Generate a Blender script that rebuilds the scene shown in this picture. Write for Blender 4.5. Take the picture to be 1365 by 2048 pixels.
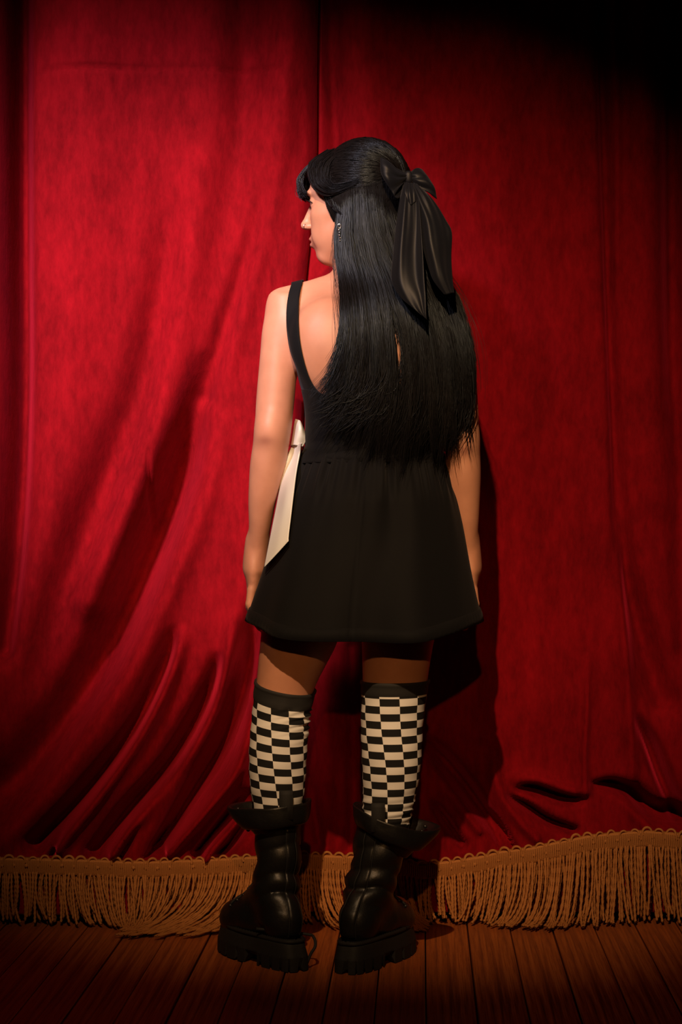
import bpy, math, random
import numpy as np
random.seed(7); rng = np.random.default_rng(7)
for o in list(bpy.data.objects): bpy.data.objects.remove(o, do_unlink=True)
scene = bpy.context.scene
COL = scene.collection

# ------------------------------------------------------------------ camera
CAM_D, F_PX, HORIZON, CAM_Z = 4.0, 4000.0, 1040.0, 0.886
cam = bpy.data.cameras.new('camera'); cam_o = bpy.data.objects.new('camera', cam); COL.objects.link(cam_o)
cam_o.location = (0, -CAM_D, CAM_Z); cam_o.rotation_euler = (math.pi/2, 0, 0)
cam.sensor_fit = 'VERTICAL'; cam.sensor_height = 36; cam.sensor_width = 24
cam.lens = 36*F_PX/2048; cam.shift_y = (HORIZON-1024)/2048
cam.clip_start = 0.05
scene.camera = cam_o

def P(px, py, y=0.0):
    d = CAM_D + y
    return ((px-682.5)*d/F_PX, y, CAM_Z + (HORIZON-py)*d/F_PX)

# ------------------------------------------------------------------ world + stage lights
w = bpy.data.worlds.new('World'); scene.world = w; w.use_nodes = True
w.node_tree.nodes['Background'].inputs[0].default_value = (0.9, 0.6, 0.5, 1)
w.node_tree.nodes['Background'].inputs[1].default_value = 0.0015
def spot(name, loc, tgt, watts, col, size_deg, blend, radius):
    l = bpy.data.lights.new(name, 'SPOT'); o = bpy.data.objects.new(name, l); COL.objects.link(o)
    from mathutils import Vector
    o.location = loc
    o.rotation_euler = (Vector(tgt)-Vector(loc)).to_track_quat('-Z', 'Y').to_euler()
    l.energy = watts; l.color = col; l.spot_size = math.radians(size_deg); l.spot_blend = blend
    l.shadow_soft_size = radius
    return o
spot('key_spot', (-1.55, -2.90, 3.2), (-0.42, 0.30, 1.36), 1700, (1.0, 0.78, 0.82), 21, 1.0, 0.20)
spot('warm_spot', (-0.27, -3.4, 3.05), (0.09, 0.2, 0.98), 600, (1.0, 0.62, 0.32), 30.5, 1.0, 0.025)
spot('front_wash', (0.02, -4.3, 1.95), (0.00, 0.3, 0.50), 125, (1.0, 0.46, 0.14), 16.5, 1.0, 0.03)
vs = scene.view_settings
vs.view_transform = 'Standard'; vs.look = 'None'; vs.gamma = 1.0; vs.use_curve_mapping = False
vs.exposure = 0.0

# ------------------------------------------------------------------ materials
def new_mat(name):
    m = bpy.data.materials.new(name); m.use_nodes = True
    return m, m.node_tree.nodes, m.node_tree.links, m.node_tree.nodes['Principled BSDF']
def setp(b, **k):
    names = dict(base='Base Color', rough='Roughness', spec='Specular IOR Level', metal='Metallic', sheen='Sheen Weight',
                 sheen_r='Sheen Roughness', sheen_t='Sheen Tint', sss='Subsurface Weight', aniso='Anisotropic', coat='Coat Weight', coat_r='Coat Roughness')
    for a, v in k.items():
        if isinstance(v, tuple) and len(v) == 3: v = (*v, 1)
        b.inputs[names[a]].default_value = v
def mixcol(nt, lk, fac, c1, c2):
    n = nt.new('ShaderNodeMix'); n.data_type = 'RGBA'
    for i, c in ((6, c1), (7, c2)):
        if hasattr(c, 'links'): lk.new(c, n.inputs[i])
        else: n.inputs[i].default_value = (*c, 1)
    if hasattr(fac, 'links'): lk.new(fac, n.inputs[0])
    else: n.inputs[0].default_value = fac
    return n.outputs[2]
def noise(nt, lk, scale, stretch=(1,1,1), detail=4, coord='Object', rough=0.55):
    tc = nt.new('ShaderNodeTexCoord'); mp = nt.new('ShaderNodeMapping'); n = nt.new('ShaderNodeTexNoise')
    mp.inputs['Scale'].default_value = stretch
    if coord == 'World':
        ge = nt.new('ShaderNodeNewGeometry'); lk.new(ge.outputs['Position'], mp.inputs[0])
    else: lk.new(tc.outputs[coord], mp.inputs[0]); lk.new(mp.outputs[0], n.inputs['Vector'])
    n.inputs['Scale'].default_value = scale; n.inputs['Detail'].default_value = detail; n.inputs['Roughness'].default_value = rough
    return n.outputs['Fac']
def ramp(nt, lk, src, a, b):
    r = nt.new('ShaderNodeMapRange'); lk.new(src, r.inputs[0]); r.inputs[1].default_value = a; r.inputs[2].default_value = b
    return r.outputs[0]
def bump(nt, lk, b, src, strength, dist):
    n = nt.new('ShaderNodeBump'); n.inputs['Strength'].default_value = strength; n.inputs['Distance'].default_value = dist
    lk.new(src, n.inputs['Height']); lk.new(n.outputs[0], b.inputs['Normal'])
M = {}
def simple(key, base, rough=0.6, bump_scale=None, bump_d=0.0005, var=0.25, stretch=(1,1,1), **k):
    m, nt, lk, b = new_mat(key); setp(b, base=base, rough=rough, **k)
    if bump_scale:
        f = noise(nt, lk, bump_scale, stretch)
        lk.new(mixcol(nt, lk, f, tuple(c*(1-var) for c in base), tuple(min(1, c*(1+var)) for c in base)), b.inputs['Base Color'])
        bump(nt, lk, b, f, 0.5, bump_d)
    M[key] = m; return m

# velvet
m, nt, lk, b = new_mat('red_velvet')
f1 = ramp(nt, lk, noise(nt, lk, 9, (1, 1, 0.45), 6, rough=0.7), 0.38, 0.64)
f2 = ramp(nt, lk, noise(nt, lk, 70, (1, 1, 0.35), 5, rough=0.7), 0.3, 0.7)
c1 = mixcol(nt, lk, f1, (0.115, 0.0014, 0.0036), (0.25, 0.0034, 0.0080))
c2 = mixcol(nt, lk, f2, (0.10, 0.0012, 0.0032), (0.27, 0.0036, 0.0085))
lk.new(mixcol(nt, lk, 0.5, c1, c2), b.inputs['Base Color'])
setp(b, rough=0.9, spec=0.05, sheen=0.6, sheen_r=0.35, sheen_t=(0.9, 0.03, 0.09))
bump(nt, lk, b, f2, 0.25, 0.0015)
M['velvet'] = m
# skin with pigment attribute (lips, elbow creases)
m, nt, lk, b = new_mat('skin')
f = ramp(nt, lk, noise(nt, lk, 22, detail=5), 0.3, 0.7); f2 = noise(nt, lk, 900, detail=2)
base = mixcol(nt, lk, f, (0.47, 0.215, 0.135), (0.55, 0.26, 0.165))
at = nt.new('ShaderNodeAttribute'); at.attribute_name = 'pigment'
sep = nt.new('ShaderNodeSeparateColor'); lk.new(at.outputs['Color'], sep.inputs[0])
base = mixcol(nt, lk, sep.outputs[0], base, (0.50, 0.13, 0.11))
base = mixcol(nt, lk, sep.outputs[1], base, (0.25, 0.09, 0.06))
lk.new(base, b.inputs['Base Color'])
setp(b, rough=0.48, spec=0.4, sss=0.08)
b.inputs['Subsurface Radius'].default_value = (0.010, 0.004, 0.002); b.inputs['Subsurface Scale'].default_value = 0.5
bump(nt, lk, b, f2, 0.2, 0.0004)
M['skin'] = m
# hair
m, nt, lk, b = new_mat('black_hair')
f = noise(nt, lk, 60, (1, 1, 0.08), 3)
lk.new(mixcol(nt, lk, f, (0.004, 0.004, 0.005), (0.010, 0.007, 0.006)), b.inputs['Base Color'])
setp(b, rough=0.34, spec=0.27); b.inputs['Specular Tint'].default_value = (0.66, 0.83, 1, 1)
M['hair'] = m
simple('dress_fabric', (0.0046, 0.0048, 0.0060), 0.8, 900, 0.0003, spec=0.12, sheen=0.05, sheen_r=0.5, sheen_t=(0.6, 0.6, 0.65))
simple('black_satin', (0.0055, 0.0065, 0.0105), 0.5, 1100, 0.0004, var=0.85, spec=0.30, sheen=0.10, sheen_t=(0.5, 0.5, 0.6))
simple('ivory_satin', (0.72, 0.74, 0.71), 0.42, 500, 0.0002, var=0.04, spec=0.6)
simple('boot_leather', (0.007, 0.007, 0.007), 0.42, 45, 0.0025, spec=0.45)
simple('boot_rubber', (0.014, 0.014, 0.013), 0.72, 250, 0.0006, spec=0.3)
simple('welt_thread', (0.016, 0.016, 0.017), 0.7)
simple('lace', (0.010, 0.010, 0.011), 0.8, 700)
simple('silver', (0.8, 0.8, 0.82), 0.2, metal=1.0)
simple('eye_white', (0.75, 0.70, 0.66), 0.2, spec=0.6)
simple('eye_iris', (0.03, 0.015, 0.008), 0.15, spec=0.7)
simple('sock_black', (0.012, 0.012, 0.013), 0.8, 900, 0.0003)
simple('fringe_gold', (0.38, 0.150, 0.042), 0.7, 420, 0.0006, var=0.35, spec=0.15)
simple('wall_black', (0.01, 0.01, 0.01), 0.9, 4, 0.001)
simple('rail_steel', (0.05, 0.05, 0.05), 0.4, 40, 0.0005, metal=0.8)
# sock checks: flat knitted print in the sock's own UV
m, nt, lk, b = new_mat('check_knit')
uv = nt.new('ShaderNodeUVMap'); ck = nt.new('ShaderNodeTexChecker')
lk.new(uv.outputs[0], ck.inputs[0]); ck.inputs['Scale'].default_value = 1.0
ck.inputs[1].default_value = (0.75, 0.76, 0.77, 1); ck.inputs[2].default_value = (0.011, 0.011, 0.012, 1)
lk.new(ck.outputs[0], b.inputs['Base Color']); setp(b, rough=0.85, spec=0.2)
bump(nt, lk, b, noise(nt, lk, 900, (1, 1, 0.5), 2), 0.4, 0.0004)
M['check'] = m
# stage boards
m, nt, lk, b = new_mat('stage_boards')
oi = nt.new('ShaderNodeObjectInfo')
g = noise(nt, lk, 120, (1, 0.05, 1), 6, 'World', 0.7)
g2 = ramp(nt, lk, noise(nt, lk, 11, (1, 0.55, 1), 9, 'World', 0.78), 0.42, 0.60)
g3 = ramp(nt, lk, noise(nt, lk, 45, (0.6, 1, 1), 8, 'World', 0.75), 0.56, 0.68)
c = mixcol(nt, lk, ramp(nt, lk, g, 0.0, 1.0), (0.36, 0.080, 0.014), (0.56, 0.150, 0.032))
c = mixcol(nt, lk, ramp(nt, lk, oi.outputs['Random'], -0.6, 1.6), c, (0.38, 0.105, 0.024))
d = nt.new('ShaderNodeMath'); d.operation = 'MULTIPLY'; lk.new(g2, d.inputs[0]); d.inputs[1].default_value = 0.75
c = mixcol(nt, lk, d.outputs[0], c, (0.13, 0.035, 0.01))
c = mixcol(nt, lk, g3, c, (0.04, 0.014, 0.007))
lk.new(c, b.inputs['Base Color']); setp(b, rough=0.5, spec=0.25)
lk.new(ramp(nt, lk, g2, -0.8, 1.8), b.inputs['Roughness'])
bump(nt, lk, b, g, 0.2, 0.0006)
M['boards'] = m

# ------------------------------------------------------------------ object helpers
def link(o, parent=None):
    COL.objects.link(o)
    if parent is not None: o.parent = parent
    return o
def mesh_np(name, V, Fq, mat, parent=None, smooth=True, uv=None, color=None):
    V = np.asarray(V, np.float32).reshape(-1, 3); me = bpy.data.meshes.new(name)
    if isinstance(Fq, np.ndarray):
        n, k = Fq.shape
        me.vertices.add(len(V)); me.vertices.foreach_set('co', V.ravel())
        me.loops.add(n*k); me.loops.foreach_set('vertex_index', Fq.astype(np.int32).ravel())
        me.polygons.add(n); me.polygons.foreach_set('loop_start', np.arange(0, n*k, k, dtype=np.int32))
        me.update(calc_edges=True); me.validate()
    else:
        me.from_pydata(V.tolist(), [], [list(map(int, f)) for f in Fq])
    if smooth: me.polygons.foreach_set('use_smooth', np.ones(len(me.polygons), bool))
    if uv is not None:
        li = np.empty(len(me.loops), np.int32); me.loops.foreach_get('vertex_index', li)
        l = me.uv_layers.new(name='UVMap'); l.data.foreach_set('uv', np.asarray(uv, np.float32)[li].ravel())
    if color is not None:
        ca = me.color_attributes.new('pigment', 'FLOAT_COLOR', 'POINT'); ca.data.foreach_set('color', np.asarray(color, np.float32).ravel())
    if mat: me.materials.append(M[mat])
    return link(bpy.data.objects.new(name, me), parent)
def grid_faces(m, n, closed=False, flip=False):
    i = np.arange(m-1)[:, None]; jn = n if closed else n-1
    j = np.arange(jn)[None, :]; j2 = (j+1) % n
    q = np.stack([i*n+j+0*i, i*n+j2+0*i, (i+1)*n+j2, (i+1)*n+j+0*i], -1).reshape(-1, 4)
    return q[:, ::-1].copy() if flip else q
def grid_obj(name, pts, mat, parent=None, closed=False, flip=False, solid=0, sub=0, uv=None, offset=0.0):
    pts = np.asarray(pts, float); m, n = pts.shape[:2]
    o = mesh_np(name, pts, grid_faces(m, n, closed, flip), mat, parent, uv=uv)
    if sub:
        s = o.modifiers.new('sub', 'SUBSURF'); s.levels = s.render_levels = sub
    if solid:
        s = o.modifiers.new('solid', 'SOLIDIFY'); s.thickness = solid; s.offset = offset
    return o
def empty(name, loc=(0, 0, 0), parent=None):
    o = bpy.data.objects.new(name, None); o.empty_display_size = 0.1; o.location = loc
    return link(o, parent)
def tag(o, label=None, cat=None, group=None, kind=None):
    for k, v in (('label', label), ('category', cat), ('group', group), ('kind', kind)):
        if v: o[k] = v
    return o
def smooth_curve(pts, n):
    """Catmull-Rom through the control rows (any dimension), resampled to n points."""
    p = np.asarray(pts, float); k = len(p)
    t = np.linspace(0, k-1, n); i = np.clip(t.astype(int), 0, k-2); f = (t-i)[:, None]
    g = lambda j: p[np.clip(j, 0, k-1)]
    p0, p1, p2, p3 = g(i-1), g(i), g(i+1), g(i+2)
    return 0.5*((2*p1)+(-p0+p2)*f+(2*p0-5*p1+4*p2-p3)*f**2+(-p0+3*p1-3*p2+p3)*f**3)
def tubes(S, R, sides=4, twist=0.0, lobes=None, caps=False):
    """S (k,n,3) polylines, R (k,n) radii -> verts, quads"""
    k, n, _ = S.shape
    T = np.gradient(S, axis=1); T /= np.linalg.norm(T, axis=2, keepdims=True)+1e-12
    up = np.where(np.abs(T[..., 1:2]) > 0.9, np.array([1., 0, 0]), np.array([0., 1, 0]))
    A = np.cross(T, up); A /= np.linalg.norm(A, axis=2, keepdims=True)+1e-12
    B = np.cross(T, A)
    th = np.arange(sides)*2*math.pi/sides
    th = th[None, None, :] + twist*np.arange(n)[None, :, None]
    r = R[..., None]*(np.ones(sides) if lobes is None else lobes)
    V = S[:, :, None, :] + r[..., None]*(np.cos(th)[..., None]*A[:, :, None, :]+np.sin(th)[..., None]*B[:, :, None, :])
    base = (np.arange(k)*n*sides)[:, None, None]; i = np.arange(n-1)[None, :, None]*sides; j = np.arange(sides)[None, None, :]; j2 = (j+1) % sides
    Fq = np.stack([base+i+j, base+i+j2, base+i+sides+j2, base+i+sides+j], -1).reshape(-1, 4)
    return V.reshape(-1, 3), Fq
def tube_obj(name, pts, radius, mat, parent=None, n=24, sides=8, smooth=True):
    s = smooth_curve(pts, n) if smooth else np.asarray(pts, float)
    r = np.interp(np.linspace(0, 1, len(s)), np.linspace(0, 1, len(radius)), radius) if hasattr(radius, '__len__') else np.full(len(s), radius)
    V, Fq = tubes(s[None], r[None], sides)
    Fl = [list(f) for f in Fq]; L = len(s)
    Fl.append(list(range(sides))[::-1]); Fl.append([(L-1)*sides+j for j in range(sides)])
    return mesh_np(name, V, Fl, mat, parent)
def box_verts(x0, x1, y0, y1, z0, z1, bev=0.0):
    V = [(x, y, z) for z in (z0, z1) for y in (y0, y1) for x in (x0, x1)]
    return V, [(0, 2, 3, 1), (4, 5, 7, 6), (0, 1, 5, 4), (2, 6, 7, 3), (0, 4, 6, 2), (1, 3, 7, 5)]

# ------------------------------------------------------------------ implicit bodies
def table_fn(tab, smooth=6):
    t = np.array(sorted(tab), float); z = np.linspace(t[0, 0], t[-1, 0], 241)
    cols = [np.interp(z, t[:, 0], t[:, c]) for c in range(1, t.shape[1])]
    k = np.ones(2*smooth+1)/(2*smooth+1)
    cols = [np.convolve(np.convolve(np.pad(c, 2*smooth, mode='edge'), k, 'same'), k, 'same')[2*smooth:-2*smooth] for c in cols]
    return z, cols
def loft(tab, n=2.0, k=0.02, smooth=6):
    """vertical loft: rows (z, cx, cy, a, b)"""
    z, (cx, cy, a, b) = table_fn(tab, smooth)
    def f(X, Y, Z):
        zc = np.clip(Z, z[0], z[-1]); A = np.interp(zc, z, a); B = np.interp(zc, z, b)
        u = np.abs(X-np.interp(zc, z, cx))/A; v = np.abs(Y-np.interp(zc, z, cy))/B
        d = ((u**n+v**n+1e-12)**(1/n)-1)*np.minimum(A, B); dz = np.abs(Z-zc)
        return np.where(dz > 0, np.sqrt(np.maximum(d, 0)**2+dz**2), d)
    lo = ((cx-a).min(), (cy-b).min(), z[0]); hi = ((cx+a).max(), (cy+b).max(), z[-1])
    return (f, lo, hi, k, 1)
def cone(p, q, r1, r2, k=0.015, op=1):
    p = np.array(p, float); q = np.array(q, float); d = q-p; L = d@d
    def f(X, Y, Z):
        t = np.clip(((X-p[0])*d[0]+(Y-p[1])*d[1]+(Z-p[2])*d[2])/L, 0, 1)
        return np.sqrt((X-p[0]-t*d[0])**2+(Y-p[1]-t*d[1])**2+(Z-p[2]-t*d[2])**2)-(r1+(r2-r1)*t)
    m = max(r1, r2)
    return (f, np.minimum(p, q)-m, np.maximum(p, q)+m, k, op)
def ell(c, r, k=0.015, op=1, R=np.eye(3)):
    c = np.array(c, float); r = np.array(r, float); R = np.asarray(R, float)   # rows of R: local axes in world
    def f(X, Y, Z):
        d = (X-c[0], Y-c[1], Z-c[2]); q = [R[i, 0]*d[0]+R[i, 1]*d[1]+R[i, 2]*d[2] for i in range(3)]
        k0 = np.sqrt(sum((q[i]/r[i])**2 for i in range(3)))+1e-9; k1 = np.sqrt(sum((q[i]/r[i]**2)**2 for i in range(3)))+1e-9
        return k0*(k0-1)/k1
    m = r.max()
    return (f, c-m, c+m, k, op)
def blend(a, b, k, op):
    if op > 0:
        h = np.maximum(k-np.abs(a-b), 0)/k; return np.minimum(a, b)-h*h*k*0.25
    h = np.maximum(k-np.abs(a+b), 0)/k; return np.maximum(a, -b)+h*h*k*0.25
def evaluate(prims, pts):
    X, Y, Z = pts[..., 0], pts[..., 1], pts[..., 2]; d = np.full(X.shape, 0.2)
    for f, lo, hi, k, op in prims: d = blend(d, f(X, Y, Z), k, op)
    return d
def project(prims, pts, off=0.0, it=10):
    p = np.array(pts, float)
    for _ in range(it):
        d = evaluate(prims, p)-off; e = 1e-3; g = np.zeros_like(p)
        for a in range(3):
            q = p.copy(); q[..., a] += e; r = p.copy(); r[..., a] -= e
            g[..., a] = (evaluate(prims, q)-evaluate(prims, r))/(2*e)
        g /= np.linalg.norm(g, axis=-1, keepdims=True)+1e-9
        p -= (0.8*d)[..., None]*g
    return p
def axis(segs):
    out = []
    for a, b, s in segs: out.append(np.linspace(a, b, max(2, int(round((b-a)/s))+1))[:-1])
    out.append(np.array([segs[-1][1]])); return np.concatenate(out)
def implicit_mesh(prims, xs, ys, zs, warp=None):
    D = np.full((len(xs), len(ys), len(zs)), 0.06, np.float32)
    for f, lo, hi, k, op in prims:
        mrg = 0.012+k
        s = [slice(max(0, np.searchsorted(ax, lo[i]-mrg)-1), np.searchsorted(ax, hi[i]+mrg)+1) for i, ax in enumerate((xs, ys, zs))]
        X = xs[s[0]][:, None, None]; Y = ys[s[1]][None, :, None]; Z = zs[s[2]][None, None, :]
        if X.size*Y.size*Z.size == 0: continue
        D[s[0], s[1], s[2]] = blend(D[s[0], s[1], s[2]], f(X, Y, Z), k, op)
    if warp is not None: D += warp(xs[:, None, None], ys[None, :, None], zs[None, None, :]).astype(np.float32)
    sgn = D < 0
    c = np.zeros(tuple(np.array(D.shape)-1), np.int8)
    offs = [(i, j, k) for i in (0, 1) for j in (0, 1) for k in (0, 1)]
    nx, ny, nz = c.shape
    for i, j, k in offs: c += sgn[i:i+nx, j:j+ny, k:k+nz]
    I, J, K = np.nonzero((c > 0) & (c < 8))
    idx = np.full(c.shape, -1, np.int64); idx[I, J, K] = np.arange(len(I))
    acc = np.zeros((len(I), 3)); cnt = np.zeros(len(I))
    for ia, a in enumerate(offs):
        for b in offs[ia+1:]:
            if sum(abs(a[q]-b[q]) for q in range(3)) != 1: continue
            va = D[I+a[0], J+a[1], K+a[2]]; vb = D[I+b[0], J+b[1], K+b[2]]; mk = (va < 0) != (vb < 0)
            t = np.where(mk, va/(va-vb+1e-20), 0)
            pa = np.stack([xs[I+a[0]], ys[J+a[1]], zs[K+a[2]]], 1); pb = np.stack([xs[I+b[0]], ys[J+b[1]], zs[K+b[2]]], 1)
            acc += np.where(mk[:, None], pa+(pb-pa)*t[:, None], 0); cnt += mk
    V = acc/cnt[:, None]; Fs = []
    for ax in range(3):
        s0 = [slice(None)]*3; s1 = [slice(None)]*3; s0[ax] = slice(0, -1); s1[ax] = slice(1, None)
        a = sgn[tuple(s0)]; b = sgn[tuple(s1)]
        for inside_first in (True, False):
            E = np.stack(np.nonzero((a & ~b) if inside_first else (~a & b)), 1)
            u, v = [(1, 2), (2, 0), (0, 1)][ax]
            ok = (E[:, u] > 0) & (E[:, v] > 0) & (E[:, u] < c.shape[u]) & (E[:, v] < c.shape[v]); E = E[ok]
            def cell(du, dv):
                q = E.copy(); q[:, u] += du; q[:, v] += dv; return idx[q[:, 0], q[:, 1], q[:, 2]]
            q = np.stack([cell(-1, -1), cell(0, -1), cell(0, 0), cell(-1, 0)], 1)
            Fs.append(q if inside_first else q[:, ::-1])
    Fs = np.concatenate(Fs); Fs = Fs[(Fs >= 0).all(1)]
    return V, Fs
def relax(V, Fq, it=2, lam=0.5):
    for _ in range(it):
        S = np.zeros_like(V); n = np.zeros(len(V))
        for a, b in ((0, 1), (1, 2), (2, 3), (3, 0)):
            np.add.at(S, Fq[:, a], V[Fq[:, b]]); np.add.at(S, Fq[:, b], V[Fq[:, a]]); np.add.at(n, Fq[:, a], 1); np.add.at(n, Fq[:, b], 1)
        V = V+lam*(S/np.maximum(n, 1)[:, None]-V)
    return V

# =================================================================== SETTING
# ---- stage floor: single boards running towards the curtain
floor = empty('floor'); tag(floor, 'worn reddish-brown varnished stage boards', None, None, 'structure')
floor.rotation_euler = (0, 0, -math.atan(161/F_PX))
BW = 0.092
V, Fc = box_verts(-BW/2+0.0013, BW/2-0.0013, -5.2, 1.3, -0.03, 0.0)
me0 = None
for i in range(-27, 28):
    if me0 is None:
        o = mesh_np('floor_board', V, Fc, 'boards', floor, smooth=False); me0 = o.data
        bv = o.modifiers.new('b', 'BEVEL'); bv.width = 0.0012; bv.segments = 1
    else:
        o = link(bpy.data.objects.new('floor_board', me0), floor)
        bv = o.modifiers.new('b', 'BEVEL'); bv.width = 0.0012; bv.segments = 1
    o.location = (i*BW+0.031, 0, 0.0015*math.sin(i*2.7)-0.0015)
V, Fc = box_verts(-2.7, 2.7, -5.2, 1.3, -0.06, -0.034)
mesh_np('subfloor', V, Fc, 'wall_black', floor, smooth=False)
V, Fc = box_verts(-2.9, 2.9, 1.32, 1.40, -0.06, 4.2)
tag(mesh_np('wall_back', V, Fc, 'wall_black', None, smooth=False), 'black back wall behind the stage curtain', None, None, 'structure')

# ---- curtains
YC = 0.43; DC = CAM_D+YC
def cx_(px): return (np.asarray(px, float)-682.5)*DC/F_PX
def cz_(py): return CAM_Z+(HORIZON-np.asarray(py, float))*DC/F_PX
def stroke(GX, GY, pts, side=None):
    """pts rows (px, py, depth_m, width_px): a fold along a line in the cloth; + = away from the room"""
    best = np.full(GX.shape, 1e9); amp = np.zeros(GX.shape); wid = np.ones(GX.shape)
    pts = np.array(pts, float)
    if pts[0, 1] > 1400: pts[0, 2] *= 0.1          # short hem folds fade in
    x0, x1 = pts[:, 0].min()-4*pts[:, 3].max(), pts[:, 0].max()+4*pts[:, 3].max()
    pts = smooth_curve(pts, (len(pts)-1)*5+1)
    for a, b in zip(pts[:-1], pts[1:]):
        dx, dy = b[:2]-a[:2]; L = dx*dx+dy*dy
        t = np.clip(((GX-a[0])*dx+(GY-a[1])*dy)/L, 0, 1)
        d = np.hypot(GX-a[0]-t*dx, GY-a[1]-t*dy)
        mk = d < best
        best = np.where(mk, d, best); amp = np.where(mk, a[2]+(b[2]-a[2])*t, amp); wid = np.where(mk, a[3]+(b[3]-a[3])*t, wid)
    return amp*np.exp(-(best/wid)**2)
LEFT_FOLDS = [
    [(410,700,0,20),(392,820,.030,30),(358,950,.062,38),(300,1100,.075,42),(235,1250,.075,42),(150,1400,.07,44),(40,1550,.06,46),(-80,1640,.05,46)],
    [(450,820,0,20),(420,960,-.012,28),(355,1130,-.02,30),(290,1290,-.02,28),(205,1430,-.02,28),(90,1580,-.02,28),(0,1680,-.01,28)],
    [(352,1250,0,15),(325,1340,.022,20),(262,1465,.03,22),(165,1590,.035,24),(70,1690,.03,24)],
    [(372,1250,0,15),(350,1330,-.014,18),(295,1450,-.02,18),(215,1570,-.02,18),(120,1690,-.015,18)],
    [(440,1300,0,15),(412,1400,.035,24),(340,1530,.045,25),(250,1630,.04,24),(190,1705,.03,22)],
    [(470,1240,-.005,20),(450,1350,-.014,20),(392,1480,-.02,20),(300,1600,-.02,20),(235,1700,-.015,20)],
    [(512,1230,.01,26),(492,1350,.03,28),(450,1480,.045,28),(385,1590,.045,24),(318,1700,.03,20)],
    [(505,1430,-.01,18),(480,1530,-.018,18),(420,1610,-.02,15),(340,1700,-.018,14)],
    [(505,1575,.03,20),(455,1640,.04,15),(395,1710,.035,12)],
    [(560,1450,.02,20),(530,1580,.03,18),(470,1680,.03,12),(440,1712,.03,10)],
    [(520,1600,-.01,12),(440,1672,-.016,10),(415,1712,-.014,9)],
    [(285,1640,.018,10),(255,1690,.02,9),(240,1715,.02,8)],
    [(345,1650,.018,9),(310,1695,.02,8),(295,1715,.02,8)],
    [(130,1660,.02,12),(100,1715,.02,10)],
    [(480,-400,.02,50),(490,0,.026,45),(488,180,.02,38),(460,400,.012,40),(430,600,.004,40)],
    [(585,-200,-.006,30),(580,120,-.016,34),(545,330,-.02,30),(500,520,-.018,26),(455,700,-.012,26),(420,800,0,20)],
    [(560,250,.004,22),(522,420,.022,22),(482,560,.026,20),(440,700,.024,22),(415,790,.015,20)],
    [(345,420,.004,30),(318,600,.020,32),(285,760,.026,36),(225,930,.03,40),(150,1120,.03,44),(70,1350,.02,44)],
    [(400,350,-.008,40),(375,560,-.014,40),(330,800,-.014,36),(270,980,-.016,34),(180,1200,-.018,36)],
    [(180,-300,-.01,60),(170,300,-.012,60),(150,700,-.014,60),(95,1100,-.014,50),(40,1350,-.01,50)],
    [(38,-900,.05,22),(40,300,.055,22),(42,800,.05,22),(30,1100,.04,22),(5,1300,.04,24)],
    [(-40,-900,-.03,40),(-40,900,-.03,40),(-100,1600,-.02,40)],
    [(-160,-900,.06,50),(-170,900,.06,50),(-260,1600,.05,50)],
    [(-330,-900,-.03,70),(-340,900,-.03,70),(-430,1600,-.02,70)],
    [(-520,-900,.06,60),(-520,1700,.06,60)],
    [(-720,-900,.06,60),(-720,1700,.06,60)],
    [(562,1200,.006,30),(560,1500,.012,28),(565,1700,.014,20)],
    [(90,146,.006,3),(300,139,.006,3),(560,141,.004,3)],
    [(300,900,.006,3),(299,1020,.006,3),(300,1060,.002,3)],
]
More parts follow.
